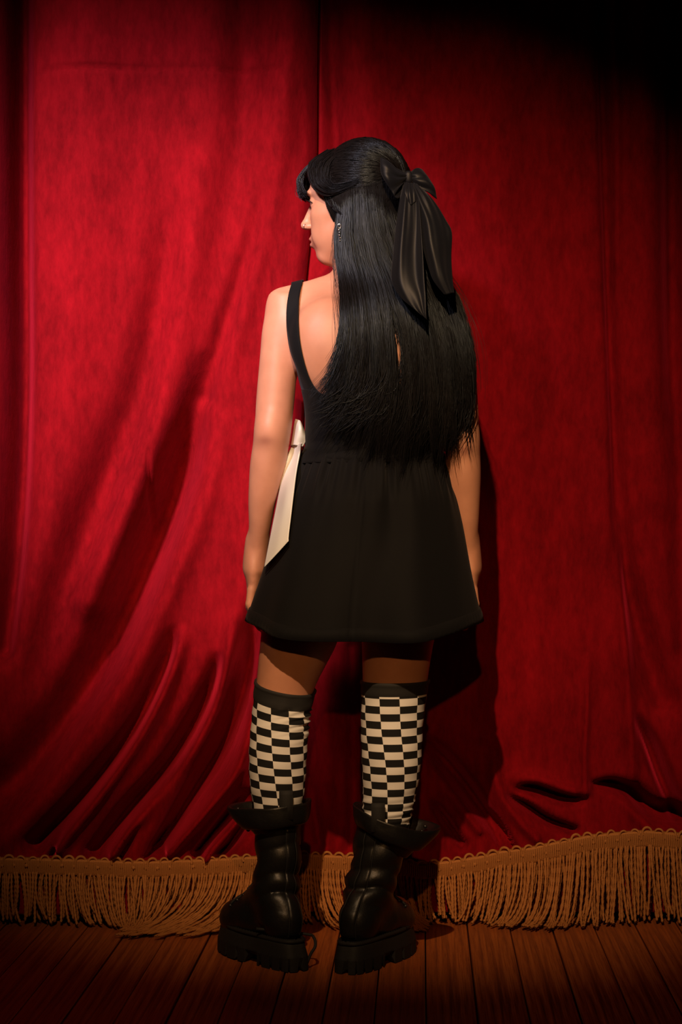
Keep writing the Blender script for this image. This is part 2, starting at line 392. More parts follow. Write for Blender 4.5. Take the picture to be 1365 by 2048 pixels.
RIGHT_FOLDS = [
    [(662,-900,.03,22),(664,0,.03,20),(668,200,.028,18),(680,420,.02,18),(690,700,.012,20),(690,1200,.01,24)],
    [(725,-900,-.012,40),(725,0,-.014,40),(740,350,-.008,40)],
    [(860,-900,.010,70),(860,200,.010,70),(880,900,.010,80),(900,1300,.01,60)],
    [(1020,-900,-.012,80),(1020,900,-.014,80),(1080,1400,-.014,60)],
    [(1202,-900,.03,13),(1206,0,.03,13),(1213,300,.03,12),(1222,600,.03,11),(1236,900,.032,12),(1252,1120,.040,18),(1290,1280,.04,26),(1330,1400,.035,26)],
    [(1224,-900,-.010,9),(1230,0,-.010,9),(1236,300,-.010,8),(1233,700,-.006,6),(1241,950,-.010,7),(1246,1200,-.018,12),(1258,1400,-.02,12),(1268,1560,-.014,12)],
    [(1290,-900,-.014,36),(1290,600,-.016,36),(1320,1000,-.012,36)],
    [(1350,-900,.05,24),(1352,500,.05,24),(1362,900,.03,24),(1375,1300,.03,26)],
    [(1178,1320,-.004,8),(1174,1420,-.012,8),(1170,1520,-.014,9),(1172,1585,-.014,10)],
    [(1030,1578,.02,9),(1070,1580,.045,13),(1125,1598,.045,12),(1165,1600,.02,10)],
    [(1010,1555,-.012,18),(1080,1562,-.012,16),(1150,1585,-.014,14)],
    [(1182,1570,.02,9),(1225,1572,.05,14),(1262,1585,.06,20),(1310,1620,.06,24),(1390,1650,.06,26)],
    [(1240,1520,-.006,20),(1262,1600,-.014,18),(1300,1660,-.01,16)],
    [(1275,1430,.01,12),(1305,1490,.045,16),(1335,1570,.05,18),(1370,1640,.05,20)],
    [(1010,1590,.02,9),(1055,1615,.04,10),(1100,1645,.045,11),(1150,1662,.03,10)],
    [(990,1480,-.012,14),(992,1560,-.018,14),(1025,1625,-.018,14),(1075,1680,-.014,10)],
    [(835,1470,.02,16),(885,1520,.05,22),(935,1580,.055,22),(985,1650,.05,16),(1005,1690,.04,10)],
    [(870,1540,-.010,16),(915,1600,-.016,16),(960,1660,-.014,12)],
    [(860,1600,.02,10),(890,1640,.04,11),(925,1690,.04,9)],
    [(840,1640,.03,10),(860,1690,.03,9)],
    [(985,1625,.03,8),(1010,1665,.035,8),(1030,1700,.03,7)],
    [(780,1500,.02,24),(790,1700,.025,18)],
    [(650,1250,-.008,30),(655,1500,-.014,26),(650,1700,-.012,20)],
    [(705,1300,.012,18),(708,1600,.02,16),(700,1700,.02,12)],
    [(620,1560,.02,12),(640,1690,.02,10)],
    [(1460,-900,-.03,60),(1470,1700,-.03,60)],
    [(1580,-900,.06,60),(1590,1700,.06,60)],
    [(1800,-900,.06,70),(1800,1700,.06,70)],
    [(2050,-900,.06,70),(2050,1700,.06,70)],
]
def cloth_depth(GX, GY, folds, gain):
    D = np.zeros(GX.shape)
    for s in folds:
        low = s[0][1] > 1180                        # gathered folds near the hem are deeper and tighter
        q = [(a, b, c*(gain*(1.75 if gain > 1.5 else 1.3) if low else gain), d*(.82 if low else 1)) for a, b, c, d in s]
        D += stroke(GX, GY, q)
    rr = np.random.default_rng(3)
    for i in range(10):      # weak broad undulation of hanging cloth
        D += 0.0016*np.sin(GX/ (25+12*i)+rr.uniform(0, 6)+0.8*np.sin(GY/(300+60*i)+rr.uniform(0, 6)))
    return D
EDGE_R = [(-1500, 640), (0, 637), (300, 636), (480, 622), (560, 614), (1000, 604), (1850, 596)]
def edge_x(row): return np.interp(row, [e[0] for e in EDGE_R], [e[1] for e in EDGE_R])
rows = np.concatenate([np.arange(-1500, -40, 60), np.arange(-40, 1500, 7), np.arange(1500, 1836, 5)]).astype(float)
bottom_row = HORIZON+(CAM_Z-0.012)*F_PX/DC
rows = rows[rows < bottom_row]
cols = np.concatenate([np.arange(-1150, -60, 24), np.arange(-60, 640, 5), [640.]]).astype(float)
GX, GY = np.meshgrid(cols, rows)
t = np.clip((GX-420)/220, 0, 1); GXl = GX+(edge_x(GY)-640)*(3*t*t-2*t**3)
Dl = cloth_depth(GXl, GY, LEFT_FOLDS, 1.9)
kq = np.clip((GX-545)/35, 0, 1); Dl = Dl*(1-kq)+np.minimum(Dl, .02)*kq
lip = np.clip((GX-612)/28, 0, 1); Dl = Dl+0.03*lip**2-0.022
ptsL = np.stack([cx_(GXl), YC+Dl, cz_(GY)], -1)
colsR = np.concatenate([np.arange(560, 1440, 5), np.arange(1440, 2530, 24)]).astype(float)
GXr, GYr = np.meshgrid(colsR, rows)
Dr = cloth_depth(GXr, GYr, RIGHT_FOLDS, 1.15)+0.008
tt = np.clip((edge_x(GYr)+4-GXr)/30, 0, 1); Dr = Dr*(1-tt)+np.maximum(Dr, 0)*tt+0.06*tt
ptsR = np.stack([cx_(GXr), YC+Dr, cz_(GYr)], -1)
curL = empty('stage_curtain', (cx_(200), YC, 0)); curR = empty('stage_curtain', (cx_(1000), YC, 0))
tag(curL, 'red velvet stage curtain with diagonal sweeping folds and gold fringed hem', 'curtain', 'stage curtains')
tag(curR, 'flatter red velvet stage curtain with vertical creases and higher gold fringe', 'curtain', 'stage curtains')
def local(pts, root): return np.asarray(pts, float)-np.array(root.location)
for root, pts in ((curL, ptsL), (curR, ptsR)):
    grid_obj('curtain_cloth', local(pts, root), 'velvet', root, flip=True, solid=0.003, offset=-1)
# rail and hooks line that carries the curtains, above the picture
rail = tube_obj('curtain_rail', [(-2.7, 0.45, float(cz_(-1500))+0.03), (0, 0.45, float(cz_(-1500))+0.03), (2.7, 0.45, float(cz_(-1500))+0.03)], 0.03, 'rail_steel', None, 12, 12)
tag(rail, 'dark steel rail carrying the red stage curtains', 'rail')

# ---- bullion fringe
FTOP = np.array([(-1150,1708),(0,1706),(150,1710),(300,1715),(420,1710),(500,1704),(590,1704),(640,1705),(760,1708),(800,1713),(840,1722),(900,1716),(960,1707),(1000,1697),(1060,1690),(1110,1679),(1180,1665),(1290,1656),(1365,1661),(1500,1668),(2530,1668)], float)
def ftop(px): return np.interp(px, FTOP[:, 0], FTOP[:, 1])
def hem_y(px, pts, colx):
    """front of the cloth along the hem, smoothed"""
    r = np.argmin(np.abs(rows-1722)); y = pts[r, :, 1]; xw = pts[r, :, 0]
    q = cx_(px); offs = np.linspace(-0.05, 0.05, 11)
    return np.mean([np.interp(q+o, xw, y) for o in offs], axis=0)-0.022
FR_END = np.array([(-1150,0,.0),(0,2,.0),(120,6,.0),(165,20,.02),(205,34,.05),(240,30,.08),(275,0,.10),(320,-45,.12),(370,-110,.14),(430,-130,.14),(480,-110,.14),(512,-95,.12),(535,-10,.06),(575,2,.05),(620,8,.05),(645,40,.10),(690,55,.12),(735,75,.13),(775,60,.12),(810,45,.10),(836,5,.02),(880,10,.02),(930,-6,.02),(985,-20,.04),(1030,-40,.07),(1075,-45,.09),(1120,-35,.10),(1160,-20,.09),(1200,-10,.05),(1250,5,.02),(1365,4,.02),(2530,0,.0)], float)
def build_fringe(root, pts, colx, x0, x1):
    rr = np.random.default_rng(int(abs(x0))+5)
    xs = np.arange(x0, x1+1, 6.0); ys = hem_y(xs, pts, colx); top = ftop(xs)
    g = []
    for dr, dy in ((4, 0.004), (6, -.003), (10, -.005), (20, -.004), (28, -.005), (31, -.006), (33, 0.0)):
        g.append(np.stack([cx_(xs), ys+dy, cz_(top+dr)], -1))
    band = grid_obj('fringe_band', local(g, root), 'fringe_gold', root, flip=False, solid=0.003, offset=-1)
    # braid stitches: upright threads over the band, one mesh
    sx = np.arange(x0+2, x1, 4.2); sy = hem_y(sx, pts, colx); st = ftop(sx)
    S = np.stack([np.stack([cx_(sx), sy-0.0085-0.0015*math.sin(math.pi*u), cz_(st+6+24*u)], -1) for u in np.linspace(0, 1, 5)], 1)
    Vv, Ff = tubes(S, np.full(S.shape[:2], 0.0016), 4)
    tag(mesh_np('braid_thread', local(Vv, root), Ff, 'fringe_gold', band), None, None, None, 'stuff')
    # loops and knots on the heading
    a = np.linspace(-0.35, math.pi+0.35, 13)
    Vl, Fl = tubes(np.stack([0.0098*np.cos(a), 0*a, 0.0105*np.sin(a)], -1)[None], np.full((1, 13), 0.0026), 6)
    loop_me = knot_me = None
    for lx in np.arange(x0+8, x1-4, 23.6):
        yy = float(hem_y(lx, pts, colx)); tp = float(ftop(lx))+rr.uniform(-1.5, 1.5)
        loc = local((float(cx_(lx)), yy-0.004, float(cz_(tp+7))), root)
        if loop_me is None:
            o = mesh_np('fringe_loop', Vl, Fl, 'fringe_gold', root); loop_me = o.data
        else: o = link(bpy.data.objects.new('fringe_loop', loop_me), root)
        o.location = loc; o.rotation_euler = (rr.uniform(-.3, .3), rr.uniform(-.2, .2), rr.uniform(-.5, .5)); s = rr.uniform(.85, 1.15); o.scale = (s, s, s)
        loc2 = local((float(cx_(lx+11)), yy-0.008, float(cz_(tp+16))), root)
        if knot_me is None:
            th = np.linspace(0, math.pi, 6); ph = np.arange(8)*math.pi/4
            Vk = [(0.0042*math.sin(t)*math.cos(p), 0.003*math.sin(t)*math.sin(p), 0.0042*math.cos(t)) for t in th for p in ph]
            o = mesh_np('fringe_knot', Vk, grid_faces(6, 8, True), 'fringe_gold', root); knot_me = o.data
        else: o = link(bpy.data.objects.new('fringe_knot', knot_me), root)
        o.location = loc2
    # hanging twisted cords
    cs = 5.6; cx0 = np.arange(max(x0, -25), min(x1, 1390), cs)
    def cord_paths(cx0):
        n = 34; px = cx0+rr.uniform(-1.6, 1.6, len(cx0)); k = len(px)
        e = np.interp(px, FR_END[:, 0], FR_END[:, 1])+rr.normal(0, 7, k); fw = np.maximum(0, np.interp(px, FR_END[:, 0], FR_END[:, 2])+rr.normal(0, .018, k))
        y0 = hem_y(px, pts, colx)-0.004-rr.uniform(0, .006, k); z0 = cz_(ftop(px)+29)
        X0 = cx_(px); X1 = X0+e*DC/F_PX
        u = np.linspace(0, 1, n)[None, :]
        zend = 0.006+np.where(fw < .03, rr.uniform(.0, .016, k), 0.002)
        Z = zend[:, None]+(z0-zend)[:, None]*np.clip(1-u*1.0, 0, 1)**(1+np.minimum(1.2, fw*9))[:, None]
        X = X0[:, None]+(X1-X0)[:, None]*(u**1.9)
        X = X+(rr.normal(0, .004, k)[:, None])*np.sin(math.pi*u)
        Y = y0[:, None]-fw[:, None]*(u**2.0)-0.012*np.sin(math.pi*u)*rr.uniform(0.2, 1, k)[:, None]
        return np.stack([X, Y, Z], -1)
    S = cord_paths(cx0)
    lob = np.array([1.18, .80, 1.18, .80, 1.18, .80])
    for i in range(len(S)):
        r = np.full((1, S.shape[1]), 0.0030); r[0, -1] = 0.0018
        Vv, Ff = tubes(S[i:i+1], r, 6, twist=0.62, lobes=lob)
        mesh_np('fringe_cord', local(Vv, root), Ff, 'fringe_gold', root)
    S2 = cord_paths(np.concatenate([np.arange(max(x0, -25)+2.8, min(x1, 1390), cs*1.2), np.arange(x0, min(x1, -25), 7.0), np.arange(max(x0, 1390), x1, 7.0)]))
    S2[..., 1] += 0.010
    r = np.full(S2.shape[:2], 0.0030); r[:, -1] = 0.0018
    Vv, Ff = tubes(S2, r, 6, twist=0.62, lobes=lob)
    tag(mesh_np('fringe_cord_backing', local(Vv, root), Ff, 'fringe_gold', root), None, None, None, 'stuff')
build_fringe(curL, ptsL, cols, -1140, 598)
build_fringe(curR, ptsR, colsR, 600, 2520)
# =================================================================== PERSON
person = empty('person', (0.0, 0.0, 0.0))
tag(person, 'person seen from behind in a black dress, checkered socks and chunky boots, looking sideways', 'person')

# ---- head frame: she looks to the side and a little away
HC = np.array([0.029, 0.020, 1.53]); YAW = math.radians(22)
HF = np.array([-math.cos(YAW), math.sin(YAW), 0]); HL = np.array([-math.sin(YAW), -math.cos(YAW), 0]); HU = np.array([0, 0, 1.])
HR = np.stack([HF, HL, HU])
def H(f, l, u): return HC+f*HF+l*HL+u*HU
def hell(f, l, u, r, k=0.012, op=1): return ell(H(f, l, u), r, k, op, HR)
def hcone(a, b, r1, r2, k=0.008, op=1): return cone(H(*a), H(*b), r1, r2, k, op)

torso_tab = [(1.36,.045,.015,.06,.04),(1.32,.045,.010,.125,.066),(1.28,.047,.005,.15,.086),(1.22,.050,0,.142,.098),(1.16,.054,0,.121,.098),
             (1.08,.058,0,.119,.090),(1.02,.062,0,.126,.088),(.95,.060,-.005,.148,.102),(.87,.055,-.012,.160,.118),(.80,.050,-.012,.155,.112),(.74,.048,-.008,.14,.09)]
legL_tab = [(.84,-.030,-.005,.088,.10),(.72,-.070,0,.085,.092),(.636,-.085,0,.077,.082),(.58,-.103,.002,.064,.070),(.546,-.1135,.004,.0575,.062),(.50,-.120,.002,.056,.058),(.426,-.126,-.010,.056,.060),(.36,-.127,-.010,.054,.058),(.30,-.1265,-.004,.045,.048),(.20,-.1265,0,.034,.036),(.10,-.126,.002,.032,.036)]
legR_tab = [(.84,.130,-.005,.088,.10),(.72,.120,0,.082,.092),(.636,.113,0,.071,.080),(.58,.109,.002,.066,.070),(.546,.1075,.004,.0635,.066),(.476,.1015,0,.060,.062),(.42,.1015,-.010,.058,.060),(.376,.1005,-.010,.055,.058),(.286,.0915,-.004,.046,.048),(.20,.074,.002,.034,.036),(.10,.056,.002,.032,.036)]
armL_tab = [(1.332,-.108,.006,.026,.030),(1.30,-.112,.004,.040,.044),(1.26,-.118,.002,.041,.046),(1.226,-.124,0,.037,.045),(1.126,-.1312,-.006,.0385,.043),(1.056,-.1362,-.014,.0362,.040),(1.026,-.1415,-.015,.0360,.039),(.996,-.146,-.012,.0360,.040),(.926,-.1575,-.004,.028,.034),(.866,-.163,.012,.0215,.028),(.826,-.1685,.026,.0175,.026),(.785,-.174,.034,.013,.024)]
armR_tab = [(1.332,.200,.006,.026,.030),(1.30,.208,.004,.040,.044),(1.26,.216,.002,.041,.046),(1.226,.224,0,.038,.045),(1.146,.236,-.004,.0365,.043),(1.046,.2425,-.014,.0340,.040),(.976,.245,-.012,.0345,.039),(.886,.2500,.004,.0265,.032),(.826,.2555,.022,.018,.026),(.785,.260,.032,.013,.024)]
TORSO = [loft(torso_tab, 2.3, .02),
         cone((.04,.020,1.364), (-.112,.008,1.318), .028, .035, .03), cone((.05,.020,1.364), (.205,.008,1.318), .028, .035, .03),
         ell((-.028,-.066,1.235), (.055,.030,.080), .06), ell((.124,-.066,1.235), (.055,.030,.080), .06),
         ell((-.012,.070,1.185), (.055,.045,.055), .03), ell((.108,.070,1.185), (.055,.045,.055), .03),
         ell((-.015,-.060,.850), (.070,.050,.080), .04), ell((.120,-.060,.850), (.070,.050,.080), .04),
         cone((.046,.020,1.30), (.036,.024,1.45), .053, .049, .03)]
ARMS = [loft(armL_tab, 2.0, .022), loft(armR_tab, 2.0, .022),
        ell((-.1420,-.036,1.064), (.018,.018,.024), .03), ell((.2430,-.035,1.046), (.018,.018,.024), .03)]
def hand(s, wx, wy, wz):
    """s=-1 left hand, +1 right: palm faces the thigh, fingers softly curled inward"""
    q = lambda dx, y, z: (wx+s*dx, wy+y, wz+z)
    out = [ell(q(.006, .008, -.045), (.0165, .040, .052), .018), cone(q(0, 0, .02), q(.003, .004, -.03), .0195, .020, .02)]
    for i, (y, L) in enumerate(((-.020, .80), (.000, .95), (.019, 1.02), (.038, .95))):
        a = q(.010, y, -.078); b = q(.0135, y-.002, -.078-.036*L); c = q(.006, y-.001, -.078-.060*L); d = q(-.006, y, -.078-.076*L)
        r = .0088 if i else .0080
        out += [cone(a, b, r+.0008, r, .005), cone(b, c, r, r-.0006, .003), cone(c, d, r-.0006, r-.0016, .003)]
    out += [cone(q(-.004, .040, -.012), q(-.010, .060, -.042), .0125, .0105, .010), cone(q(-.010, .060, -.042), q(-.012, .062, -.072), .0102, .0078, .003)]
    return out
HANDS = hand(-1, -.170, .030, .824)+hand(1, .2560, .030, .824)
LEGS = [loft(legL_tab, 2.0, .025), loft(legR_tab, 2.0, .025),
        cone((-.126,0,.11), (-.205,.13,.085), .034, .026, .02), cone((.056,0,.11), (.115,.12,.085), .034, .026, .02)]
HEAD = [hell(-.015, 0, .012, (.095, .074, .085), .02), hell(.034, 0, -.040, (.056, .056, .080), .02), hell(.040, 0, .030, (.052, .060, .052), .02),
        hell(.058, 0, -.108, (.024, .026, .0195), .022),
        hcone((-.002, .052, -.060), (.052, .022, -.112), .017, .014, .02), hcone((-.002, -.052, -.060), (.052, -.022, -.112), .017, .014, .02),
        hell(.054, .040, -.034, (.024, .020, .022), .02), hell(.054, -.040, -.034, (.024, .020, .022), .02),
        hell(.050, .034, -.072, (.028, .020, .026), .02), hell(.050, -.034, -.072, (.028, .020, .026), .02),
        hell(.078, .028, .012, (.014, .022, .008), .012), hell(.078, -.028, .012, (.014, .022, .008), .012),
        hell(.098, .031, -.007, (.017, .017, .012), .010, -1), hell(.098, -.031, -.007, (.017, .017, .012), .010, -1),
        hell(.0725, .031, -.007, (.0140, .0150, .0140), .004), hell(.0725, -.031, -.007, (.0140, .0150, .0140), .004),
        hell(.088, .0325, -.0085, (.012, .0140, .0048), .002, -1), hell(.088, -.0325, -.0085, (.012, .0140, .0048), .002, -1),
        hcone((.086, 0, .002), (.1085, 0, -.045), .0075, .0086, .010), hell(.106, 0, -.046, (.0115, .0094, .0086), .006),
        hell(.098, .0110, -.050, (.010, .0062, .0066), .005), hell(.098, -.0110, -.050, (.010, .0062, .0066), .005),
        hell(.101, .0065, -.0565, (.005, .0032, .0028), .003, -1), hell(.101, -.0065, -.0565, (.005, .0032, .0028), .003, -1),
        hell(.078, 0, -.078, (.016, .026, .020), .012),
        hell(.089, 0, -.0765, (.0095, .0200, .0055), .004), hell(.088, 0, -.0880, (.0090, .0175, .0062), .004),
        hell(.096, 0, -.0822, (.010, .022, .0012), .003, -1),
        hell(-.014, .073, -.014, (.018, .0075, .030), .006), hell(-.014, -.073, -.014, (.018, .0075, .030), .006),
        hell(-.010, .081, -.012, (.009, .005, .015), .004, -1), hell(-.010, -.081, -.012, (.009, .005, .015), .004, -1),
        hell(-.008, .073, -.042, (.009, .006, .009), .006), hell(-.008, -.073, -.042, (.009, .006, .009), .006)]
BODY = TORSO+ARMS+HANDS+LEGS+HEAD
xs = axis([(-.26,-.09,.0036),(-.09,.125,.0023),(.125,.19,.005),(.19,.31,.0036)])
ys = axis([(-.20,-.085,.005),(-.085,.125,.0026),(.125,.20,.006)])
zs = axis([(.045,.64,.0055),(.64,.86,.0034),(.86,1.38,.0055),(1.38,1.645,.0022)])
V, Fq = implicit_mesh(BODY, xs, ys, zs); V = relax(V, Fq, 1, .35)
hl = (V-HC)@HR.T
lip = np.exp(-(((hl[:, 0]-.096)/.010)**2+(hl[:, 1]/.020)**4+((hl[:, 2]+.0822)/.0105)**4))
elb = np.exp(-(((V[:, 0]+.150)/.017)**2+((V[:, 1]+.055)/.03)**2+((V[:, 2]-1.042)/.010)**2))+np.exp(-(((V[:, 0]-.2445)/.016)**2+((V[:, 1]+.055)/.03)**2+((V[:, 2]-1.022)/.010)**2))
pig = np.stack([np.clip(lip, 0, 1), np.clip(elb*.7, 0, 1), 0*lip, 1+0*lip], 1)
mesh_np('body', V, Fq, 'skin', person, color=pig)
del V, Fq

# ---- eyes, brows, lashes
def ball(name, c, r, mat, parent, n=16, m=10, R=HR, scale=(1, 1, 1)):
    th = np.linspace(0, math.pi, m); ph = np.arange(n)*2*math.pi/n
    pts = np.array([[np.array(c)+R.T@(r*np.array(scale)*np.array([math.cos(t), math.sin(t)*math.cos(p), math.sin(t)*math.sin(p)])) for p in ph] for t in th])
    return grid_obj(name, pts, mat, parent, closed=True)
for s in (1, -1):
    e = ball('eye', H(.0728, s*.031, -.0075), .0125, 'eye_white', person)
    ball('iris', H(.0818, s*.031, -.0080), .0050, 'eye_iris', e, 12, 8, scale=(.9, 1, 1))
    ls = []
    tube_obj('lash_line', [H(.0860-.0105*x*x, s*(.032+.0150*x), -.0078+.0052*(1-x*x)) for x in np.linspace(-.9, 1.05, 7)], [.0007, .0011, .0012, .0008], 'hair', e, 16, 5)
    for x in np.linspace(-.8, 1.1, 26):
        b = H(.0862-.0105*x*x, s*.032+.0150*x*s, -.0076+.0052*(1-x*x)); d = HF*.0085+HL*s*.004*x+HU*.0035
        ls.append(np.stack([b, b+d*.5-HU*.0008, b+d]))
    Vv, Ff = tubes(np.array(ls), np.tile([.0006, .0005, .0002], (26, 1)), 3); mesh_np('eyelashes', Vv, Ff, 'hair', e)
    tube_obj('eyebrow', [H(.090, s*.012, .011), H(.0885, s*.026, .0165), H(.080, s*.040, .0165), H(.068, s*.051, .010)], [.0022, .0034, .003, .001], 'hair', person, 14, 6)
# jewellery
a = np.linspace(0, 2*math.pi, 17)
ctr = H(.1030, .0160, -.050)
V, Fq = tubes(np.stack([ctr+.0042*(np.cos(t)*HF*.6+np.cos(t)*HL*.5+np.sin(t)*HU) for t in a])[None], np.full((1, 17), .0006), 5)
tag(mesh_np('nose_ring', V, Fq, 'silver', person), 'thin silver nose ring')
er = empty('earring', (0, 0, 0), person)
ec = np.array(P(679, 452, -.072))
V, Fq = tubes(np.stack([ec+np.array([.0035*math.cos(t), 0, .004*math.sin(t)]) for t in a])[None], np.full((1, 17), .0006), 5); mesh_np('earring_hoop', V, Fq, 'silver', er)
for k in range(5):
    ball('earring_drop', ec+np.array([.0016*(k % 2)-.001+.0012*(k//2), -.002, -.008-.0052*k]), .0019, 'silver', er, 8, 6)

# ---- dress: bodice wraps the torso, open scoop back
BCX = .055
def bodice_top(th):
    """height of upper edge; th measured from the back (-y) round to her left (-x)"""
    a = abs((th+math.pi) % (2*math.pi)-math.pi)*180/math.pi
    return np.interp(a, [0, 20, 38, 52, 64, 78, 95, 125, 150, 180], [1.112, 1.113, 1.126, 1.140, 1.144, 1.143, 1.150, 1.20, 1.21, 1.20])
nth, nv = 120, 34
ths = np.arange(nth)*2*math.pi/nth
Z0 = .998
pts = np.zeros((nv, nth, 3))
for i in range(nv):
    for j, th in enumerate(ths):
        z = Z0+(bodice_top(th)-Z0)*i/(nv-1); pts[i, j] = (BCX-math.sin(th)*.10, -math.cos(th)*.075, z)
dirs = np.stack([-np.sin(ths), -np.cos(ths), 0*ths], -1)[None]
lo = np.zeros((nv, nth)); hi = np.full((nv, nth), .25); c0 = np.stack([np.full((nv, nth), BCX), np.zeros((nv, nth)), pts[..., 2]], -1)
for _ in range(18):
    mid = (lo+hi)/2; ins = evaluate(TORSO, c0+dirs*mid[..., None]) < .006
    lo = np.where(ins, mid, lo); hi = np.where(ins, hi, mid)
pts = c0+dirs*lo[..., None]
dress = empty('dress', (0, 0, 0), person)
# soft strain wrinkles near the waist
wv = np.linspace(0, 1, nv)[:, None]
pts += dirs*(0.0016*np.sin(ths[None]*3+wv*26)*np.exp(-((wv-.22)/.18)**2))[..., None]
grid_obj('bodice', pts, 'dress_fabric', dress, closed=True, flip=True, solid=.0025, offset=1)
def drape(prims, pts, off):
    """settle points on the body from behind: keep x and z, find y"""
    p = np.array(pts, float); ya = np.full(p.shape[:-1], -.22); done = np.zeros(p.shape[:-1], bool)
    for _ in range(60):
        q = p.copy(); q[..., 1] = ya; d = evaluate(prims, q)-off; ya = np.where((d > .0003) & (ya < .12), ya+np.maximum(d*.6, .0003), ya)
    p[..., 1] = ya; return p
def back_strap(name, edge_l, edge_r, front, mat, parent, prims, off):
    a = smooth_curve(edge_l, 34); b = smooth_curve(edge_r, 34)
    pts = np.stack([a+(b-a)*t for t in np.linspace(0, 1, 7)], 1); pts = drape(prims, pts, off)
    top = pts[-1]; c = smooth_curve(front, 16)[1:]
    fr = np.stack([c+(np.array([1, 0, 0])*.023*t) for t in np.linspace(-.5, .5, 7)], 1)
    fr = project(prims, fr, off)
    return grid_obj(name, np.concatenate([pts, fr]), mat, parent, solid=.0022)
el_ = [P(612,800,-.09), P(600,765,-.09), P(593,735,-.09), P(581,700,-.09), P(574,660,-.08), P(573,620,-.06), P(577,590,-.04), P(583,568,-.02)]
er_ = [P(668,806,-.09), P(640,786,-.09), P(622,762,-.09), P(609,725,-.09), P(600,680,-.08), P(597,630,-.06), P(599,592,-.04), P(605,563,-.02)]
fr_ = [P(594,566,.0), (-.085,.025,1.364), (-.083,.05,1.345), (-.080,.08,1.29), (-.068,.105,1.22)]
mx = lambda q: [(.100-x, y, z) for x, y, z in q]
back_strap('shoulder_strap', el_, er_, fr_, 'dress_fabric', dress, TORSO+ARMS[:2], .004)
back_strap('shoulder_strap', mx(er_), mx(el_), mx(fr_), 'dress_fabric', dress, TORSO+ARMS[:2], .004)

# ---- skirt
SK = [(1.022,.0640,0,.1400,.100),(1.010,.0640,0,.1425,.103),(.975,.0625,-.004,.155,.120),(.93,.0600,-.010,.1690,.140),(.86,.0545,-.008,.1890,.152),(.78,.0490,-.008,.2090,.170),(.72,.0445,-.008,.2260,.182),(.660,.0420,-.008,.2440,.190)]
zt, (scx, scy, sa, sb) = table_fn(SK, 5)
nth, nv = 300, 60; ths = np.arange(nth)*2*math.pi/nth; rr = np.random.default_rng(11)
pts = np.zeros((nv, nth, 3)); ph = rr.uniform(0, 6.28, 20)
back = np.cos(ths)          # 1 at back
def wave(ts, ns, amps, ph0): return sum(a*np.cos(n*ts+p) for n, a, p in zip(ns, amps, ph0))
fine = wave(ths, (23, 31, 37, 44, 53), (.35, .5, .55, .4, .3), ph); mid_ = wave(ths, (9, 13, 17), (.6, .5, .3), ph[5:]); low = wave(ths, (4, 5, 7, 11), (.5, .6, .7, .4), ph[9:])
seam = np.exp(-((((ths-0.10+math.pi) % (2*math.pi))-math.pi)/.012)**2)
for i in range(nv):
    v = i/(nv-1); hem = .693-.041*np.clip(back, 0, 1)**1.2+.0025*np.sin(ths*6+1)
    z = 1.022+(hem-1.022)*v
    a = np.interp(z, zt, sa); b_ = np.interp(z, zt, sb); x0 = np.interp(z, zt, scx); y0 = np.interp(z, zt, scy)
    g = .0040*fine*math.exp(-((v-.10)/.13)**2)*(v > .01)+.0045*mid_*math.exp(-((v-.3)/.3)**2)+.0085*low*v**1.5
    g = g*(.55+.45*np.abs(np.cos(ths)))-.0022*seam*(v > .05)
    g = g-.010*math.exp(-((v-.035)/.03)**2)*(v < .035)*0
    pts[i] = np.stack([x0-(a+g)*np.sin(ths), y0-(b_+g*1.5)*np.cos(ths), z], -1)
skirt_pts = pts.copy()
grid_obj('skirt', pts, 'dress_fabric', dress, closed=True, flip=False, solid=.0018, offset=-1)
hp = np.stack([pts[-5]+0, pts[-5], pts[-3], pts[-1], pts[-1]], 0); c = pts[-1].mean(0); out = hp-np.array([c[0], c[1], 0]); out[..., 2] = 0; out /= np.linalg.norm(out, axis=2, keepdims=True)
hp += out*np.array([.0003, .0022, .0028, .0026, .0002])[:, None, None]; hp[4, :, 2] -= .0012; hp[3, :, 2] -= .0008
hp += out*(0.0004*np.sin(np.arange(nth)*2.1))[None, :, None]*np.array([0, .3, 1, 1, 0])[:, None, None]
grid_obj('hem', hp, 'dress_fabric', dress, closed=True)
wl = [pts[2]*1.0 for _ in range(4)]
ws = np.stack([pts[3], pts[2], pts[1], pts[0]], 0); o2 = ws-np.array([.064, 0, 0]); o2[..., 2] = 0; o2 /= np.linalg.norm(o2, axis=2, keepdims=True)
ws[:, :, 2] = np.array([1.008, 1.013, 1.019, 1.024])[:, None]
ws = np.stack([np.stack([.0640-(.1370+q)*np.sin(ths), -(.0985+q)*np.cos(ths), np.full(nth, zz)], -1) for zz, q in ((1.000, .006), (1.006, .0085), (1.012, .0080), (1.020, .0040), (1.032, -.004))])
grid_obj('waist_seam', ws, 'dress_fabric', dress, closed=True, flip=True)

